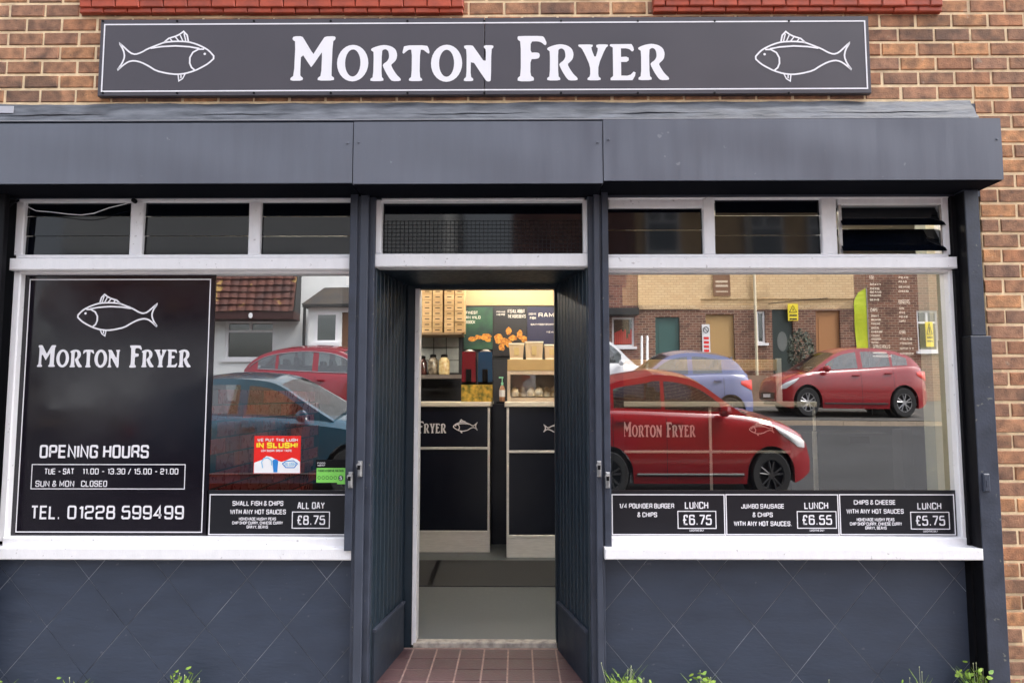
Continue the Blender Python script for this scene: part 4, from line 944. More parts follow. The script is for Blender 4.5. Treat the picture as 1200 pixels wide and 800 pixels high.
# ---- cars
m_tyre = mat('tyre rubber', (.012, .012, .013), .8); m_rim = mat('alloy rim', (.42, .42, .44), .3, metal=.8); m_rimd = mat('dark alloy', (.03, .03, .033), .35)
m_cglass = glassmat('car window glass', .22, (.42, .47, .47)); m_lens = mat('headlight lens', (.65, .66, .68), .08, spec=.8, coat=.8); m_tail = mat('tail lamp red', (.55, .02, .012), .12, coat=.8)
m_plast = mat('black plastic trim', (.014, .014, .015), .5)
def interp(pts, x):
    if x <= pts[0][0]: return pts[0][1]
    for (a, za), (b, zb) in zip(pts, pts[1:]):
        if a <= x <= b:
            t = (x - a) / (b - a) if b > a else 0; return za + (zb - za) * t
    return pts[-1][1]
def smoothpts(pts, n=3):
    for _ in range(n):
        o = [pts[0]]
        for a, b in zip(pts, pts[1:]): o += [(a[0] * .75 + b[0] * .25, a[1] * .75 + b[1] * .25), (a[0] * .25 + b[0] * .75, a[1] * .25 + b[1] * .75)]
        pts = o + [pts[-1]]
    return pts
def car(label, cat, paint, xf, ys, dirn, L, W, H, fo, wb, D, top, roof, ws, rw, wins, rimm=None, group=None, name='parked_car', plate='', chrome=False, spokes=5, pillar=.05):
    """xf: world x of the nose; ys: world y of the flank facing the shop; dirn +1 nose towards +X; roof: (x, z) line; ws / rw: windscreen and rear screen x ranges; wins: side windows"""
    yc = ys - W / 2; z0 = gz(yc - .0); slope = (gz(ys) - gz(ys - W)) / W
    t = thing(name, (xf - dirn * L / 2, yc, z0), label, cat, group)
    top = smoothpts(top); roof = smoothpts(roof, 3)
    def T(x, y, z): return (xf - dirn * x, yc + y * 1.0, z0 + z * V + slope * y)
    rw_ = D / 2; ax = (fo, fo + wb); sill = .19
    xs = sorted(set([i * L / 56 for i in range(57)] + [a + (rw_ + .07) * cos(k * pi / 12) for a in ax for k in range(13)]))
    def zb(x):
        z = sill + (.12 * max(0, 1 - x / .35) ** 2) + (.14 * max(0, 1 - (L - x) / .3) ** 2)
        for a in ax:
            r = rw_ + .07; d = abs(x - a)
            if d < r - 1e-4: z = max(z, rw_ + sqrt(r * r - d * d))
        return z
    def hwid(x):                       # plan taper at the ends
        e = min(x, L - x); return W / 2 * (1 - .22 * max(0, 1 - e / .55) ** 2.2)
    NZ = 7; vs = []; fs = []; ring = []
    for x in xs:
        b = zb(x); tp = interp(top, x); hw = hwid(x); pr = []
        pr.append((0, b)); 
        for k in range(NZ + 1):
            f = k / NZ; z = b + (tp - .05 - b) * f
            bul = 1 - .055 * ((z - .55) / .45) ** 2 if z > .55 else 1 - .04 * ((.55 - z) / .35) ** 2
            pr.append((hw * bul, z))
        pr.append((hw * .93 - .03, tp)); pr.append((hw * .5, tp + .02)); pr.append((0, tp + .028)); ring.append(pr)
    full = []
    for x, pr in zip(xs, ring):
        full.append([T(x, y, z) for y, z in pr] + [T(x, -y, z) for y, z in pr[-2:0:-1]])
    n = len(full[0]); q = MB(); vs = [p for r_ in full for p in r_]; fs = []
    for i in range(len(full) - 1):
        for k in range(n):
            f = (i * n + k, i * n + (k + 1) % n, (i + 1) * n + (k + 1) % n, (i + 1) * n + k)
            fs.append(f if dirn < 0 else f[::-1])
    fs += [tuple(range(n)), tuple(range((len(full) - 1) * n, len(full) * n))[::-1]]
    q.mesh(vs, fs); body = q.build('body', paint, t, smooth=True)
    # greenhouse
    gx = [ws[0] + (rw[1] - ws[0]) * i / 46 for i in range(47)]
    paintq = MB(); gl = {}
    def width(x, z):
        zb_ = interp(top, x); zr = H - .03; f = max(0, min(1, (z - .95) / (zr - .95)))
        return hwid(x) * .93 - .03 - (.16 * f ** 1.3)
    rows = []
    for x in gx:
        tb = interp(top, x) + .0; zr = max(tb + .005, interp(roof, x)); zl = min(zr, tb + .03); zu = max(zl, zr - .075)
        rows.append((x, [tb - .02, zl, zu, zr]))
    for i in range(len(rows) - 1):
        (xa_, A), (xb__, B) = rows[i], rows[i + 1]; xm = (xa_ + xb__) / 2
        for s in (1, -1):
            for k in range(3):
                pts = [T(xa_, s * width(xa_, A[k]), A[k]), T(xb__, s * width(xb__, B[k]), B[k]), T(xb__, s * width(xb__, B[k + 1]), B[k + 1]), T(xa_, s * width(xa_, A[k + 1]), A[k + 1])]
                if s * dirn > 0: pts = pts[::-1]
                tgt = paintq
                if k == 1:
                    for wi, (wa, wb__) in enumerate(wins):
                        if wa <= xm <= wb__: tgt = gl.setdefault(('side_window', wi, s), MB())
                tgt.poly(pts)
        # top surface: edge, mid, mid, edge
        for (f0, f1) in ((-1, -.88), (-.88, -.45), (-.45, 0), (0, .45), (.45, .88), (.88, 1)):
            def tp(x, r_, f): wd = width(x, r_[3]); return T(x, f * wd, r_[3] + .035 * (1 - f * f))
            pts = [tp(xa_, A, f0), tp(xb__, B, f0), tp(xb__, B, f1), tp(xa_, A, f1)]
            if dirn > 0: pts = pts[::-1]
            tgt = paintq
            if abs(f0 + f1) < 1.8:
                if ws[0] + .02 <= xm <= ws[1] - .03: tgt = gl.setdefault(('windscreen', 0, 0), MB())
                elif rw[0] + .03 <= xm <= rw[1] - .03: tgt = gl.setdefault(('rear_window', 0, 0), MB())
            tgt.poly(pts)
    def weld(q):                         # merge coincident corners so the roof shades smoothly
        mp = {}; nv = []; idx = []
        for v in q.v:
            k = tuple(round(c, 4) for c in v)
            if k not in mp: mp[k] = len(nv); nv.append(v)
            idx.append(mp[k])
        q.v = nv; q.f = [g for g in (tuple(dict.fromkeys(idx[i] for i in f)) for f in q.f) if len(g) > 2]; return q
    weld(paintq).build('roof_and_pillars', paint, t, smooth=True)
    for (nm, _, _), g in gl.items(): weld(g).build(nm, m_cglass, t, smooth=True)
    # seats
    for sx_ in (ws[1] + .45, min(rw[0] - .1, ws[1] + 1.35)):
        for s in (1, -1):
            q = MB(); c = T(sx_, s * W * .22, interp(top, sx_))
            q.hull([(c[0] - .09, c[1] - .22, c[2] - .1), (c[0] + .09, c[1] - .22, c[2] - .1), (c[0] + .09, c[1] + .22, c[2] - .1), (c[0] - .09, c[1] + .22, c[2] - .1)], [(c[0] - .04 - dirn * .06, c[1] - .13, c[2] + .26), (c[0] + .04 - dirn * .06, c[1] - .13, c[2] + .26), (c[0] + .04 - dirn * .06, c[1] + .13, c[2] + .26), (c[0] - .04 - dirn * .06, c[1] + .13, c[2] + .26)]); q.build('seat', m_plast, t)
    q = MB(); c0 = T(ws[1] - .2, -W * .36, interp(top, ws[1]) + .032); c1 = T(rw[0] + .1, W * .36, interp(top, ws[1]) + .045); q.box(c0[0], c1[0], c0[1], c1[1], c0[2], c1[2]); q.build('cabin_floor', m_plast, t)
    # inside of arches and underside
    q = MB()
    lo = T(.15, -W / 2 + .12, .17); hi = T(L - .15, W / 2 - .12, .30); q.box(lo[0], hi[0], lo[1], hi[1], lo[2], hi[2])
    for a in ax:
        for s in (1, -1):
            c = T(a, s * (W / 2 - .30), rw_); q.lathe((c[0], c[1], c[2]), [(rw_ + .05, -.14), (rw_ + .05, .14)], 18, 'y', V)
    q.build('underbody', m_plast, t)
    rm = rimm or m_rim
    for a in ax:
        for s in (1, -1):
            c = T(a, s * (W / 2 - .11), rw_); R = rw_
            o1 = -.09 if s > 0 else -.09; q = MB()
            q.lathe(c, [(R * .62, -.095), (R * .93, -.10), (R, -.06), (R, .06), (R * .93, .10), (R * .64, .095), (R * .62, .04)], 28, 'y', V)
            wh = q.build('wheel', m_tyre, t, smooth=True)
            q = MB(); yy = s * .075
            q.lathe((c[0], c[1] + yy, c[2]), [(R * .16, -.012), (R * .16, .012)], 12, 'y', V)
            for k in range(spokes):
                an = k * 2 * pi / spokes + .3
                for e in (-.10, .10):
                    ax_ = [(r_ * cos(an + e * (2.2 if r_ > R * .3 else .8)), r_ * sin(an + e * (2.2 if r_ > R * .3 else .8)) * V) for r_ in (R * .12, R * .6)]
                    q.tube([(c[0] + ax_[0][0], c[1] + yy, c[2] + ax_[0][1]), (c[0] + ax_[1][0], c[1] + yy, c[2] + ax_[1][1])], .016, 5)
            ang = [i * 2 * pi / 28 for i in range(29)]
            q.tube([(c[0] + R * .62 * cos(g), c[1] + yy, c[2] + R * .62 * sin(g) * V) for g in ang], .013, 5)
            q.build('rim', rm, wh)
    # lamps, mirrors, handles, grille, bumper, plates
    def skin(x, z, o): 
        bul = 1 - .055 * ((z - .55) / .45) ** 2 if z > .55 else 1 - .04 * ((.55 - z) / .35) ** 2
        return hwid(x) * bul + o
    for s in (1, -1):
        q = MB()
        def fn(u, v):
            x = .10 + .46 * u; hi = min(interp(top, x) - .052, .72 + .45 * u); lo_ = hi - .15 * (1 - u) ** .6 * (.5 + 2 * u if u < .25 else 1) - .004
            z = lo_ + (hi - lo_) * v; return T(x, s * skin(x, z, .010 + .018 * sin(pi * u) * sin(pi * v)), z)
        grid(q, fn, 8, 5); q.build('headlight', m_lens, t, smooth=True)
        q = MB()
        def fn(u, v):
            x = L - .02 - .30 * u; hi = interp(top, L - .35) - .10 - .02 * u; lo_ = hi - .22 * (1 - u * .7); z = lo_ + (hi - lo_) * v
            return T(x, s * skin(x, z, .010 + .012 * sin(pi * u) * sin(pi * v)), z)
        grid(q, fn, 7, 5); q.build('tail_light', m_tail, t, smooth=True)
        q = MB(); q.tube([T(x, s * (skin(x, .30, .006)), .30) for x in (fo + D / 2 + .12, fo + wb / 2, fo + wb - D / 2 - .12)], .022, 5); q.build('sill_trim', m_plast, t)
        q = MB(); x = ws[0] + .42; c = T(x, s * (W / 2 + .05), interp(top, x) + .06)
        q.lathe(c, [(.01, -.10), (.08, -.07), (.095, 0), (.08, .07), (.01, .10)], 10, 'x' if False else 'y'); q.build('door_mirror', paint, t, smooth=True)
        for (wa, wb__) in wins[:2]:
            x = wb__ - .12; z = interp(top, x) - .12
            if x > ws[1]:
                q = MB(); c = T(x, s * (hwid(x) * .975), z); q.box(c[0] - .09, c[0] + .09, c[1] - .012, c[1] + .022 * s + .012, c[2] - .014, c[2] + .014, .005); q.build('door_handle', paint, t)
        # shut lines
        for (wa, wb__) in wins[:2]:
            q = MB(); prev = None
            for zz in (.24, .4, .55, .7, .85, interp(top, wb__) - .06):
                bul = 1 - .055 * ((zz - .55) / .45) ** 2 if zz > .55 else 1 - .04 * ((.55 - zz) / .35) ** 2
                p = T(wb__ + .02, s * (hwid(wb__) * bul + .0015), zz); r_ = [(p[0] - .004, p[1], p[2]), (p[0] + .004, p[1], p[2])]
                if prev: q.poly([prev[0], prev[1], r_[1], r_[0]])
                prev = r_
            q.build('door_gap', m_black, t)
        if chrome:
            q = MB(); pts = []
            for i in range(2, 45):
                pts.append(T(rows[i][0], s * (width(rows[i][0], rows[i][1][2]) + .006), rows[i][1][2]))
            q.tube(pts, .010, 5); q.tube([T(x, s * (width(x, interp(top, x) + .03) + .006), interp(top, x) + .03) for x in (ws[0] + .2, 1.6, 2.4, rw[1] - .35)], .009, 5); q.build('window_trim', m_rim, t)
    q = MB(); c0 = T(-.012, -W * .30, .30); c1 = T(.10, W * .30, .52); q.box(c0[0], c1[0], c0[1], c1[1], c0[2], c1[2]); q.build('grille', m_plast, t)
    q = MB(); c0 = T(-.022, -.26, .36); c1 = T(-.0125, .26, .47); q.box(c0[0], c1[0], c0[1], c1[1], c0[2], c1[2]); q.build('number_plate', m_pw, t)
    q = MB(); c0 = T(L + .012, -.26, .50); c1 = T(L - .01, .26, .61); q.box(c0[0], c1[0], c0[1], c1[1], c0[2], c1[2]); q.build('number_plate', mat('rear plate', (.75, .6, .05), .5), t)
    return t
def paintm(n, c, r=.22): return mat(n, c, r, coat=1.0, spec=.6)
def hatch(L, H, k=1.0):
    return ([(0, .50), (.03, .66), (.14, .78), (.45, .90), (1.0, 1.00), (L * .5, 1.02), (L - .6, 1.06), (L - .12, 1.04), (L - .03, .90), (L, .60)],
            [(.92, .98), (1.25, 1.16), (1.60, H - .10), (1.95, H - .03), (2.3, H - .015), (L - 1.1, H - .04), (L - .55, H - .10), (L - .35, H - .22), (L - .14, 1.04)])
# small red hatchback, near, right pane (nose at px 955)
nose = M(955, 540, 5.96)
tp, rf = hatch(3.43, 1.50)
car('small bright red hatchback nearest the shop, mirrored large in the right pane', 'car', paintm('signal red paint', (.20, .0015, .006)), nose.x, nose.y, 1, 3.43, 1.62, 1.54, .62, 2.34, .57, tp, rf, (.88, 1.62), (3.0, 3.36), [(1.30, 2.10), (2.20, 2.88)], m_rimd)
# blue saloon-like estate, near, left pane
nose = M(478, 540, 5.96); L = 4.25
tp = [(0, .48), (.04, .62), (.15, .72), (.6, .84), (1.2, .93), (2.2, .98), (3.6, 1.0), (4.1, .98), (4.22, .8), (4.25, .5)]
rf = [(1.10, .92), (1.6, 1.17), (2.0, 1.38), (2.4, 1.43), (3.0, 1.44), (3.6, 1.36), (3.9, 1.18), (4.12, .98)]
car('dark teal blue hatchback nearest the shop, mirrored in the left pane behind the slush poster', 'car', paintm('teal blue paint', (.002, .038, .068)), nose.x, nose.y, 1, L, 1.70, 1.46, .86, 2.5, .60, tp, rf, (1.12, 2.02), (3.6, 4.12), [(1.55, 2.45), (2.55, 3.35)], m_rimd)
# red compact, far, right (nose at px 912, facing -X)
nose = M(912.5, 450, 14.1); L = 3.98
tp = [(0, .50), (.04, .66), (.15, .78), (.5, .90), (.95, .98), (2.0, 1.02), (3.0, 1.08), (3.75, 1.12), (3.9, 1.0), (3.98, .6)]
rf = [(.85, .95), (1.25, 1.18), (1.65, 1.40), (2.05, 1.49), (2.6, 1.51), (3.1, 1.46), (3.5, 1.36), (3.7, 1.22), (3.86, 1.06)]
car('red compact hatchback with silver alloys across the road, mirrored at right pane\'s right end', 'car', paintm('ruby red paint', (.24, .004, .010)), nose.x, nose.y, -1, L, 1.70, 1.52, .78, 2.51, .64, tp, rf, (.86, 1.68), (3.4, 3.86), [(1.30, 2.18), (2.28, 3.02), (3.1, 3.45)], m_rim, spokes=5)
# red SUV far left
nose = M(492, 470, 11.9); L = 4.4
tp = [(0, .55), (.05, .78), (.2, .90), (.7, 1.02), (1.2, 1.08), (2.4, 1.10), (3.6, 1.16), (4.25, 1.16), (4.36, .95), (4.4, .6)]
rf = [(1.0, 1.04), (1.45, 1.28), (1.85, 1.52), (2.3, 1.60), (3.0, 1.61), (3.7, 1.52), (4.05, 1.34), (4.25, 1.14)]
car('dark red sport utility car with bright window trim, mirrored high in the left pane', 'car', paintm('crimson paint', (.22, .004, .014)), nose.x, nose.y, 1, L, 1.82, 1.62, .90, 2.65, .68, tp, rf, (1.05, 1.9), (3.75, 4.22), [(1.5, 2.45), (2.55, 3.4), (3.48, 3.85)], m_rim, chrome=True)
# silver-blue hatch facing left
nose = M(704, 450, 12.2); L = 3.65
tp, rf = hatch(3.65, 1.50)
car('pale blue hatchback parked across the road, its tail light mirrored above the small red hatchback', 'car', paintm('lilac blue paint', (.10, .115, .24)), nose.x, nose.y, -1, L, 1.68, 1.52, .72, 2.35, .60, tp, rf, (.9, 1.66), (3.1, 3.54), [(1.34, 2.1), (2.2, 2.9)], m_rim)
# white van-like car
nose = M(788, 440, 15.2); L = 4.2
tp = [(0, .6), (.05, .8), (.2, .95), (.8, 1.08), (1.4, 1.14), (3.9, 1.16), (4.14, 1.14), (4.2, .7)]
rf = [(.95, 1.08), (1.3, 1.35), (1.65, 1.68), (2.0, 1.78), (3.0, 1.8), (3.9, 1.74), (4.05, 1.5), (4.15, 1.15)]
car('white people carrier across the road, mirrored at the far left of the right pane', 'car', paintm('white paint', (.72, .72, .74)), nose.x, nose.y, 1, L, 1.75, 1.80, .85, 2.6, .64, tp, rf, (1.0, 1.75), (3.9, 4.14), [(1.4, 2.3), (2.4, 3.3)], m_rim)

# ---- houses over the road (front faces at y = -YH, looking at the shop)
YH = 20.0; yh = 2 * YG - YH
def brickmat(name, a, b, mo, bw_=.225, bh_=.09):
    m = mat(name, a, .85); N = m.node_tree.nodes; L_ = m.node_tree.links; g = N.new('ShaderNodeNewGeometry'); sp = N.new('ShaderNodeSeparateXYZ'); cb_ = N.new('ShaderNodeCombineXYZ')
    L_.new(g.outputs['Position'], sp.inputs[0]); L_.new(sp.outputs['X'], cb_.inputs['X']); L_.new(sp.outputs['Z'], cb_.inputs['Y'])
    t = N.new('ShaderNodeTexBrick'); t.inputs['Scale'].default_value = 1; t.inputs['Brick Width'].default_value = bw_; t.inputs['Row Height'].default_value = bh_; t.inputs['Mortar Size'].default_value = .011; t.inputs['Mortar Smooth'].default_value = .2; t.inputs['Bias'].default_value = 0
    t.inputs['Color1'].default_value = (*a, 1); t.inputs['Color2'].default_value = (*b, 1); t.inputs['Mortar'].default_value = (*mo, 1)
    L_.new(cb_.outputs[0], t.inputs['Vector']); L_.new(t.outputs['Color'], N['Principled BSDF'].inputs['Base Color'])
    bp = N.new('ShaderNodeBump'); bp.inputs['Distance'].default_value = .01; bp.invert = True; L_.new(t.outputs['Fac'], bp.inputs['Height']); L_.new(bp.outputs[0], N['Principled BSDF'].inputs['Normal'])
    specks(m, tuple(x * .5 for x in a), .9, .58, .5); return m
m_fbrick = brickmat('far brown brick', (.12, .050, .032), (.25, .105, .065), (.36, .27, .2))
m_fcream = brickmat('buff brick', (.66, .45, .25), (.76, .56, .33), (.48, .33, .18))
m_rend = mat('white render', (.82, .84, .84), .8, var=.05, vscale=1.5, bump=.2, bscale=8)
m_slate = mat('far slate', (.055, .058, .065), .6, var=.2, vscale=2)
m_pant = specks(mat('red brown pantile', (.05, .018, .015), .8, c2=(.13, .045, .03), vscale=2.2, bump=.5, bscale=12), (.32, .21, .06), 2.2, .60, .7)  # yellow flecks paint in warm lamp reflections from inside the shop
m_upvc = mat('white upvc', (.82, .82, .85), .35)
def XM(px, d=None): return M(px, 400, d or YH).x
def ZM(py, d=None): return M(600, py, d or YH).z
def wallopen(x0, x1, z0, z1, ops, y, m, par, name='wall', th=.3):
    xs = sorted(set([x0, x1] + [min(max(o[0], x0), x1) for o in ops] + [min(max(o[1], x0), x1) for o in ops])); zs = sorted(set([z0, z1] + [min(max(v, z0), z1) for o in ops for v in (o[2], o[3])]))
    q = MB()
    for xa_, xb__ in zip(xs, xs[1:]):
        for za, zb_ in zip(zs, zs[1:]):
            if any(o[0] - 1e-6 <= xa_ and xb__ <= o[1] + 1e-6 and o[2] - 1e-6 <= za and zb_ <= o[3] + 1e-6 for o in ops): continue
            if xb__ - xa_ > 1e-4 and zb_ - za > 1e-4: q.box(xa_, xb__, y - th, y, za, zb_)
    return q.build(name, m, par)
def fwin(par, x0, x1, z0, z1, y, m=None, name='window', top=.3, sill=True):
    f = .07; q = MB(); m = m or m_upvc
    q.box(x0, x1, y - .14, y - .06, z0, z0 + f).box(x0, x1, y - .14, y - .06, z1 - f, z1).box(x0, x0 + f, y - .14, y - .06, z0 + f, z1 - f).box(x1 - f, x1, y - .14, y - .06, z0 + f, z1 - f)
    if top: 
        zt_ = z1 - (z1 - z0) * top; q.box(x0 + f, x1 - f, y - .14, y - .06, zt_ - f / 2, zt_ + f / 2); q.box((x0 + x1) / 2 - f / 2, (x0 + x1) / 2 + f / 2, y - .14, y - .06, zt_ + f / 2, z1 - f)
    if sill: q.box(x0 - .08, x1 + .08, y - .05, y + .08, z0 - .09, z0 - .002)
    w_ = q.build(name, m, par); q = MB(); q.box(x0 + f, x1 - f, y - .115, y - .1, z0 + f, z1 - f); q.build('pane', m_cglass, w_)
    return w_
def fdoor(par, x0, x1, z0, z1, y, m, glass=False):
    q = MB(); q.box(x0, x1, y - .16, y - .1, z0, z1); d = q.build('door', m, par)
    q = MB(); h = z1 - z0; wd = x1 - x0
    if glass: q.lathe(((x0 + x1) / 2, y - .095, z0 + h * .62), [(.001, 0), (wd * .2, 0), (wd * .24, .01)], 18, 'y', 2.0); q.build('door_glass', mat('leaded glass', (.16, .17, .16), .3), d)
    else:
        for (a, b) in ((.08, .42), (.5, .92)): q.box(x0 + wd * .15, x1 - wd * .15, y - .1, y - .085, z0 + h * a, z0 + h * b, .0)
        q.build('door_panel', m, d)
    MB().box(x0 + wd * .85, x0 + wd * .91, y - .1, y - .05, z0 + h * .45, z0 + h * .5).build('handle', m_rim, d)
    return d
zg = gz(yh); EAVE = ZM(150)
# buff and brown building (behind the right pane's reflections)
xa_, xb__ = XM(748), XM(1003)
h1 = thing('terraced_house', ((xa_ + xb__) / 2, yh - 3, zg), 'two storey house, buff brick over brown brick, across the road, mirrored in the right pane', 'house', 'houses across the road')
zs_ = ZM(362)
ops = [(XM(768), XM(797), zg, ZM(371)), (XM(828), XM(861), zg, ZM(368)), (XM(887), XM(897), ZM(402), ZM(364)), (XM(905), XM(930), zg, ZM(358)), (XM(957), XM(986), zg, ZM(364))]
wallopen(xa_, xb__, zg - .3, zs_, ops, yh, m_fbrick, h1)
q = MB(); q.box(xa_, xb__, yh - .3, yh + .04, ZM(350), EAVE + .02); q.box(xa_, XM(822), yh - .3, yh + .05, zs_ + .001, ZM(350) - .001); q.box(XM(822), xb__, yh - .3, yh - .02, zs_ + .001, ZM(350) - .001); q.build('upper_wall', m_fcream, h1)
m_gdoor = mat('green glass door', (.05, .12, .11), .25); m_tdoor = mat('tan door', (.50, .31, .12), .5); m_odoor = mat('varnished door', (.42, .19, .07), .45); m_ddoor = mat('dark green door', (.03, .045, .04), .35)
fdoor(h1, *ops[0][:2], zg, ops[0][3], yh, m_gdoor); fdoor(h1, *ops[1][:2], zg, ops[1][3], yh, m_tdoor); fwin(h1, *ops[2], yh, top=0); fdoor(h1, *ops[3][:2], zg, ops[3][3], yh, m_ddoor, True); fdoor(h1, *ops[4][:2], zg, ops[4][3], yh, m_odoor)
for (px0, px1) in ((760, 800), (880, 925), (955, 990)): 
    fwin(h1, XM(px0), XM(px1), ZM(262), ZM(205), yh + .2, sill=True)
q = MB(); q.tube([(XM(884.5), yh + .12, zg), (XM(884.5), yh + .12, EAVE)], .05, 8); q.build('drainpipe', mat('cream pipe', (.7, .62, .45), .5), h1)
q = MB(); q.tube([(XM(970) - .0, yh + .12, ZM(350)), (XM(940), yh + .10, ZM(352)), (XM(900), yh + .1, ZM(356))], .02, 6); q.build('cable', m_black, h1)
def roofp(par, x0, x1, m, rise=3.4, depth=7.5, gut=True):
    q = MB(); pr = [(yh + .35, EAVE), (yh - depth / 2, EAVE + rise), (yh - depth - .3, EAVE)]
    q.hull([(x0, y, z) for y, z in pr], [(x1, y, z) for y, z in pr]); r_ = q.build('roof', m, par)
    q = MB(); q.tube([(x0, yh + .42, EAVE), (x1, yh + .42, EAVE)], .06, 8); q.build('gutter', m_plast, par)
    return r_
roofp(h1, xa_, xb__, m_slate)
MB().box(xa_, xb__, yh - 7.5, yh - 7.2, zg - .3, EAVE).box(xa_, xa_ + .2, yh - 7.2, yh - .3, zg - .3, EAVE).box(xb__ - .2, xb__, yh - 7.2, yh - .3, zg - .3, EAVE).build('rear_wall', m_fbrick, h1)
# brown brick house right
xc_, xd_ = XM(1003) + .01, XM(1160)
h2 = thing('terraced_house', ((xc_ + xd_) / 2, yh - 3, zg), 'brown brick house with a white framed window across the road, mirrored behind the menu boards', 'house', 'houses across the road')
wo = (XM(1075), XM(1100), ZM(412), ZM(364))
wallopen(xc_, xd_, zg - .3, EAVE, [wo, (XM(1030), XM(1066), ZM(262), ZM(205))], yh + .02, m_fbrick, h2); fwin(h2, *wo, yh + .02); fwin(h2, XM(1030), XM(1066), ZM(262), ZM(205), yh + .02)
roofp(h2, xc_, xd_, m_slate); MB().box(xc_, xd_, yh - 7.5, yh - 7.2, zg - .3, EAVE).box(xd_ - .2, xd_, yh - 7.2, yh - .3, zg - .3, EAVE).build('rear_wall', m_fbrick, h2)
# dark brick shop left with a lit-looking window of red goods
xe_, xf_ = XM(600), XM(748) - .01
h3 = thing('corner_shop', ((xe_ + xf_) / 2, yh - 3, zg), 'brown brick house with a black canopied shop window, mirrored beside the white people carrier', 'shop', 'houses across the road')
wo = (XM(717), XM(743), ZM(406), ZM(371))
wallopen(xe_, xf_, zg - .3, EAVE, [wo], yh + .03, brickmat('dull red brick', (.13, .045, .035), (.26, .10, .07), (.30, .22, .17)), h3); fwin(h3, *wo, yh + .03, top=0)
MB().box(XM(708), XM(745), yh + .03, yh + .7, ZM(371) + .02, ZM(363)).build('canopy', m_plast, h3)
q = MB(); r = random.Random(5)
for k in range(9): q.box(wo[0] + .1 + k * .07, wo[0] + .15 + k * .07, yh - .08, yh - .05, wo[2] + .1, wo[2] + .1 + r.uniform(.2, .55))
q.build('goods', mat('red goods', (.55, .06, .04), .5), h3); roofp(h3, xe_, xf_, m_slate)
MB().box(xe_, xf_, yh - 7.5, yh - 7.2, zg - .3, EAVE).build('rear_wall', m_fbrick, h3)
# white rendered house left, nearer, with pantiled lean-to and hipped porch
YW2 = 16.5; yw = 2 * YG - YW2; zg2 = gz(yw); XW = lambda px: M(px, 400, YW2).x; ZW = lambda py: M(400, py, YW2).z
x0, x1 = XW(60), XW(520)
h4 = thing('rendered_house', ((x0 + x1) / 2, yw - 3, zg2), 'white rendered house with pantiled lean-to and hipped porch, mirrored in the left pane', 'house', 'houses across the road')
wo = (XW(263.5), XW(321), ZW(421), ZW(376)); wu = (XW(470), XW(505), ZW(300), ZW(245))
wallopen(x0, x1, zg2 - .3, ZW(130), [wo], yw, m_rend, h4); w_ = fwin(h4, *wo, yw, top=.26)
q = MB(); z0 = ZW(130); q.hull([(x0, yw + .35, z0), (x0, yw - 3.6, z0 + 3), (x0, yw - 7.6, z0)], [(x1, yw + .35, z0), (x1, yw - 3.6, z0 + 3), (x1, yw - 7.6, z0)]); q.build('roof', m_slate, h4)
MB().box(x0, x1, yw - 7.4, yw - 7.2, zg2 - .3, z0).box(x0, x0 + .2, yw - 7.2, yw - .3, zg2 - .3, z0).box(x1 - .2, x1, yw - 7.2, yw - .3, zg2 - .3, z0).build('rear_wall', m_rend, h4)
# pantiled slope: courses of lapped tiles
ex = XW(351.5); ze = ZW(367); q = MB(); nr = 15
for i in range(nr):
    yA = yw + .62 - i * .0 - i * .045; zA = ze + i * .20
    def fn(u, v, yA=yA, zA=zA):
        x = x0 + (ex - x0) * u; wv = .035 * abs(sin(x * pi / .26)); return (x, yA + wv + .055 - v * .10, zA + v * .215 + .01 * sin(x * 3 + i))
    grid(q, fn, 260, 1)
q.build('pantiles', m_pant, h4)
q = MB(); q.hull([(x0, yw + .0, ze - .02), (x0, yw + .58, ze - .02), (x0, yw + .0, ze + 3.0)], [(ex, yw, ze - .02), (ex, yw + .58, ze - .02), (ex, yw, ze + 3.0)]); q.build('roof_structure', m_plast, h4)
q = MB(); q.box(x0, ex, yw + .02, yw + .66, ze - .24, ze - .021); q.build('fascia', mat('dark red fascia', (.05, .015, .013), .5), h4)
q = MB(); c = (XW(303), yw + .68, ze - .14); q.lathe(c, [(.001, .0), (.06, .0), (.06, .02)], 12, 'y', 1.4); q.build('house_number', m_upvc, h4)
# porch
pa, pb = XW(369), XW(432); zp = ZW(361.5); yp = yw + .95
q = MB(); tp_ = [(pa + .4, yp - .45, ZW(340)), (pb - .4, yp - .45, ZW(340)), (pb - .4, yw + .01, ZW(340)), (pa + .4, yw + .01, ZW(340))]
q.hull([(pa - .1, yp + .1, zp), (pb + .1, yp + .1, zp), (pb + .1, yw + .01, zp), (pa - .1, yw + .01, zp)], tp_); q.build('porch_roof', mat('dark porch tiles', (.015, .014, .016), .8, c2=(.05, .036, .024), vscale=2.5, bump=.6, bscale=14), h4)
wallopen(pa + .05, pb - .05, zg2 - .2, zp - .08, [(XW(379), XW(405), ZW(404), ZW(370)), (XW(409), XW(428), zg2, ZW(370))], yp - .1, m_rend, h4, 'porch_wall', .15)
q = MB(); q.box(pa - .06, pb + .06, yw + .02, yp + .12, zp - .08, zp - .001); q.tube([(pa - .02, yp + .02, zg2), (pa - .02, yp + .02, zp)], .045, 8); q.build('gutter', m_plast, h4)
fwin(h4, XW(379), XW(405), ZW(404), ZW(370), yp - .03, top=0); fdoor(h4, XW(409), XW(428), zg2, ZW(370), yp - .05, mat('brown door', (.16, .08, .04), .5))
MB().box(pa + .06, pa + .16, yw + .02, yp - .26, zg2, zp - .09).build('porch_side', m_rend, h4)
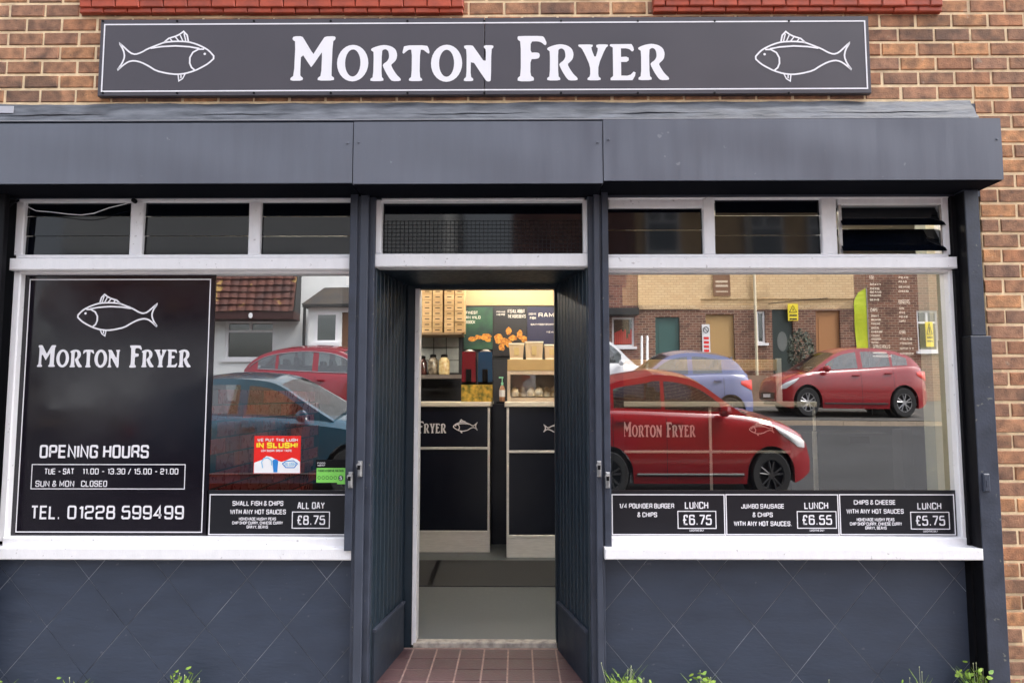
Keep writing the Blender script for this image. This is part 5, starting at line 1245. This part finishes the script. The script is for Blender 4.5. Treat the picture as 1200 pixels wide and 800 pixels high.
# ---- small things on and before the houses
q = MB(); q.box(XM(837), XM(857), yh + .045, yh + .08, ZM(347), ZM(315)); pl = tag(q.build('wall_plaque', mat('plaque brown', (.15, .06, .035), .5)), 'brown wall plaque with pale words on the buff brick house across the road', 'sign')
def mtext(q, s, px0, px1, py0, py1, y, wt=.1):      # writing that faces the shop (towards +Y)
    a = len(q.v); stext(q, s, -XM(px1), ZM(py1), -XM(px0), ZM(py0), 0, wt)
    for i in range(a, len(q.v)): v = q.v[i]; q.v[i] = (-v[0], y - v[1] * 1.0, v[2])
q = MB(); 
for (s, y0, y1) in (('SHOP', 320, 323), ('MORTON', 329, 332), ('ROAD', 334, 337), ('OPEN', 341, 343)): q.box(XM(840), XM(854), yh + .08, yh + .082, ZM(y1) + .02, ZM(y0) - .0)
q.build('worn_wording', mat('plaque words', (.62, .52, .40), .6), pl)
q = MB(); q.box(XM(823), XM(832), yh + .01, yh + .04, ZM(414), ZM(380)); ns = tag(q.build('parking_notice', m_pw), 'tall narrow white no parking notice beside the tan door across the road', 'sign')
q = MB(); cx, cz = XM(827.5), ZM(386.5); q.tube([(cx + .09 * cos(a), yh + .045, cz + .11 * sin(a)) for a in [i * .4488 for i in range(15)]], .014, 5); q.tube([(cx - .06, yh + .045, cz + .07), (cx + .06, yh + .045, cz - .07)], .012, 5); q.build('symbol', m_plast, ns)
q = MB()
for k in range(4): q.box(XM(824.5), XM(830.5), yh + .041, yh + .045, ZM(395 + k * 5 + 3), ZM(395 + k * 5))
q.build('red_print', m_red, ns)
def warn(px0, px1, py0, py1, label, host):
    q = MB(); q.box(XM(px0), XM(px1), yh + .1, yh + .12, ZM(py1), ZM(py0)); o = tag(q.build('warning_sign', m_yel), label, 'sign')
    cx = (XM(px0) + XM(px1)) / 2; zt_ = ZM(py0 + 2); zb_ = ZM(py0 + (py1 - py0) * .5); hw_ = (XM(px1) - XM(px0)) * .36
    q = MB(); q.tube([(cx - hw_, yh + .125, zb_), (cx + hw_, yh + .125, zb_), (cx, yh + .125, zt_), (cx - hw_, yh + .125, zb_)], .014, 5); q.box(cx - .012, cx + .012, yh + .12, yh + .13, zb_ + .05, zt_ - .12)
    for k in range(2): q.box(cx - hw_, cx + hw_, yh + .12, yh + .128, zb_ - .09 - k * .13 - .05, zb_ - .09 - k * .13)
    q.build('print', m_plast, o)
warn(922.5, 934.5, 356, 376, 'yellow warning triangle sign above the dark green door across the road', h1)
warn(1082.5, 1091, 378, 407, 'tall yellow warning triangle sign on the white framed window across the road', h2)
# feather flag
d_ = 14.9; y_ = 2 * YG - d_; xx0, xx1 = M(1001, 380, d_).x, M(1017, 380, d_).x; zz0, zz1 = M(1000, 409, d_).z, M(1000, 337, d_).z
t = thing('feather_flag', (xx1, y_, gz(y_)), 'yellow green feather flag on a pole behind the red compact hatchback across the road', 'flag')
q = MB(); n_ = 14; prof = [(xx1 - (xx1 - xx0) * min(1, (1 - u) * 4.2) ** .5 * (1 - .15 * (1 - u)), zz0 + (zz1 - zz0) * u) for u in [i / n_ for i in range(n_ + 1)]]
for a, b in zip(prof, prof[1:]):
    q.poly([(a[0], y_ + .02 * sin(a[1] * 5), a[1]), (xx1, y_, a[1]), (xx1, y_, b[1]), (b[0], y_ + .02 * sin(b[1] * 5), b[1])])
q.build('cloth', mat('yellow green cloth', (.50, .58, .01), .6, c2=(.40, .52, .01), vscale=4), t)
MB().tube([(xx1 + .01, y_, gz(y_)), (xx1 + .01, y_, zz1)], .014, 6).build('pole', m_metal, t)
# low wall and shrub across the road
d_ = 17.5; y_ = 2 * YG - d_; q = MB(); q.box(M(868, 450, d_).x, M(985, 450, d_).x, y_ - .25, y_, gz(y_) - .1, M(900, 440, d_).z)
tag(q.build('garden_wall', mat('low wall', (.20, .13, .09), .85, c2=(.30, .2, .14), vscale=4, bump=.5, bscale=20)), 'low brown garden wall in front of the buff brick house across the road', 'wall')
c = M(938, 412, 18.2); t = thing('shrub', (c.x, c.y, gz(c.y)), 'dark bushy shrub standing by the dark green door across the road', 'shrub')
q = MB(); r = random.Random(11)
for k in range(900):
    v = Vector((r.gauss(0, 1), r.gauss(0, 1), r.gauss(0, 1))); v = v.normalized() * r.uniform(.4, 1) ** .5; p = c + Vector((v.x * .45, v.y * .4, v.z * .75))
    s = r.uniform(.03, .06); u = Vector((r.uniform(-1, 1), r.uniform(-1, 1), r.uniform(-1, 1))).normalized() * s; w_ = u.cross(Vector((r.uniform(-1, 1), 1, .3))).normalized() * s * .6
    q.poly([p - u, p - w_, p + u, p + w_])
q.build('foliage', mat('dark leaf', (.025, .03, .025), .6, c2=(.05, .07, .035), vscale=8), t)
MB().tube([(c.x, c.y, gz(c.y)), (c.x + .03, c.y, c.z)], .05, 8).build('stem', mat('bark', (.06, .045, .03), .9), t)
# two white bollard posts
for px, lab in ((752, 'left slim white post'), (758.5, 'right slim white post')):
    p = M(px, 400, 16.5); q = MB(); q.lathe((p.x, p.y, gz(p.y) - .05), [(.035, 0), (.035, M(px, 393, 16.5).z - gz(p.y)), (.02, M(px, 392, 16.5).z - gz(p.y) + .03)], 10)
    tag(q.build('marker_post', m_pw), lab + ' of two beside the white people carrier across the road', 'post', 'slim white posts across the road')

#ENDSTREET
# ================================================================== WEEDS at the foot of the wall
def weed(px, h, n, leafy, label, sp=.07, seed=0):
    r = random.Random(seed); x = P(px, 790, -.06).x; y = -.07
    t = thing('weed', (x, y, ZP), label, 'weed', 'weeds along the foot of the shop front')
    q = MB()
    for k in range(n):
        a = r.uniform(-1.1, 1.1); hh = h * r.uniform(.55, 1); bx = x + r.uniform(-.3, .3) * sp; by = y + r.uniform(-.02, .02); wd = r.uniform(.003, .006); ln = sin(a) * hh * .5
        prev = None
        for i in range(5):
            u = i / 4; c = Vector((bx + ln * u * u + r.uniform(-.002, .002), by - .03 * u * u * cos(a * 3), ZP + hh * (u - .15 * u * u)))
            w2 = wd * (1 - u) + .0006; cur = (c - Vector((w2, 0, 0)), c + Vector((w2, w2, 0)))
            if prev: q.poly([prev[0], prev[1], cur[1], cur[0]])
            prev = cur
    q.build('grass_blade', m_foil, t)
    if leafy:
        q = MB()
        for k in range(int(leafy * 3.2)):
            c = Vector((x + r.gauss(0, sp * .45), y + r.uniform(-.05, .02), ZP + abs(r.gauss(.55, .25)) * h * .75)); s = r.uniform(.008, .021); a = r.uniform(0, 6.28); tl = r.uniform(-.8, .8)
            u = Vector((cos(a), sin(a) * .4, sin(a) * .6 + tl * .3)).normalized() * s; v = Vector((-sin(a), .5, cos(a))).normalized() * s * .55
            q.poly([c - u, c - u * .45 - v * .9, c + u * .35 - v * .8, c + u, c + u * .35 + v * .8, c - u * .45 + v * .9])
        q.build('leaf', m_foil, t)
    q = MB()
    for k in range(max(2, n // 6)):
        c = Vector((x + r.gauss(0, sp * .3), y - .01, ZP + h * r.uniform(.7, .9)))
        q.lathe(c, [(.001, 0), (.0025, .004), (.001, .009)], 5); q.tube([(c.x, c.y, c.z), (x + (c.x - x) * .4, y, ZP)], .0009, 4)
    q.build('seed_head', m_flower, t)
base = (P(600, 800, -.06).z - ZP)
def hpx(n): return (base + n / 190) * 1.12
weed(4, hpx(6), 12, 14, 'small green weed at the far left end of the wall foot', seed=1)
weed(90, hpx(6), 14, 10, 'thin weed tuft at the wall foot under the opening hours panel', seed=2)
weed(213, hpx(13), 16, 46, 'leafy weed clump under the join of the left pane and opening hours panel', seed=3)
weed(234, hpx(9), 7, 0, 'few upright grass blades right of the left leafy clump', .03, seed=4)
weed(730, hpx(22), 34, 24, 'spreading grassy weed just right of the doorway', .16, seed=5)
weed(752, hpx(8), 12, 12, 'low weed beside the spreading one near the doorway', seed=6)
weed(820, hpx(17), 14, 26, 'bushy weed under the burger price strip', .06, seed=7)
weed(832, hpx(7), 6, 30, 'low round leafy weed next to the bushy one under the burger price strip', .05, seed=8)
weed(970, hpx(5), 8, 20, 'tiny weed under the jumbo sausage price strip', .05, seed=9)
weed(1078, hpx(22), 12, 3, 'tall thin flowering stalk under the right end price strip', .03, seed=10)
weed(1062, hpx(11), 8, 6, 'short wispy weed left of the tall thin stalk', .03, seed=11)
weed(1146, hpx(24), 40, 60, 'bright bushy weed in the corner by the right end post', .12, seed=12)
weed(1192, hpx(6), 12, 20, 'weed at the foot of the bare brickwork right of the end post', .08, seed=13)
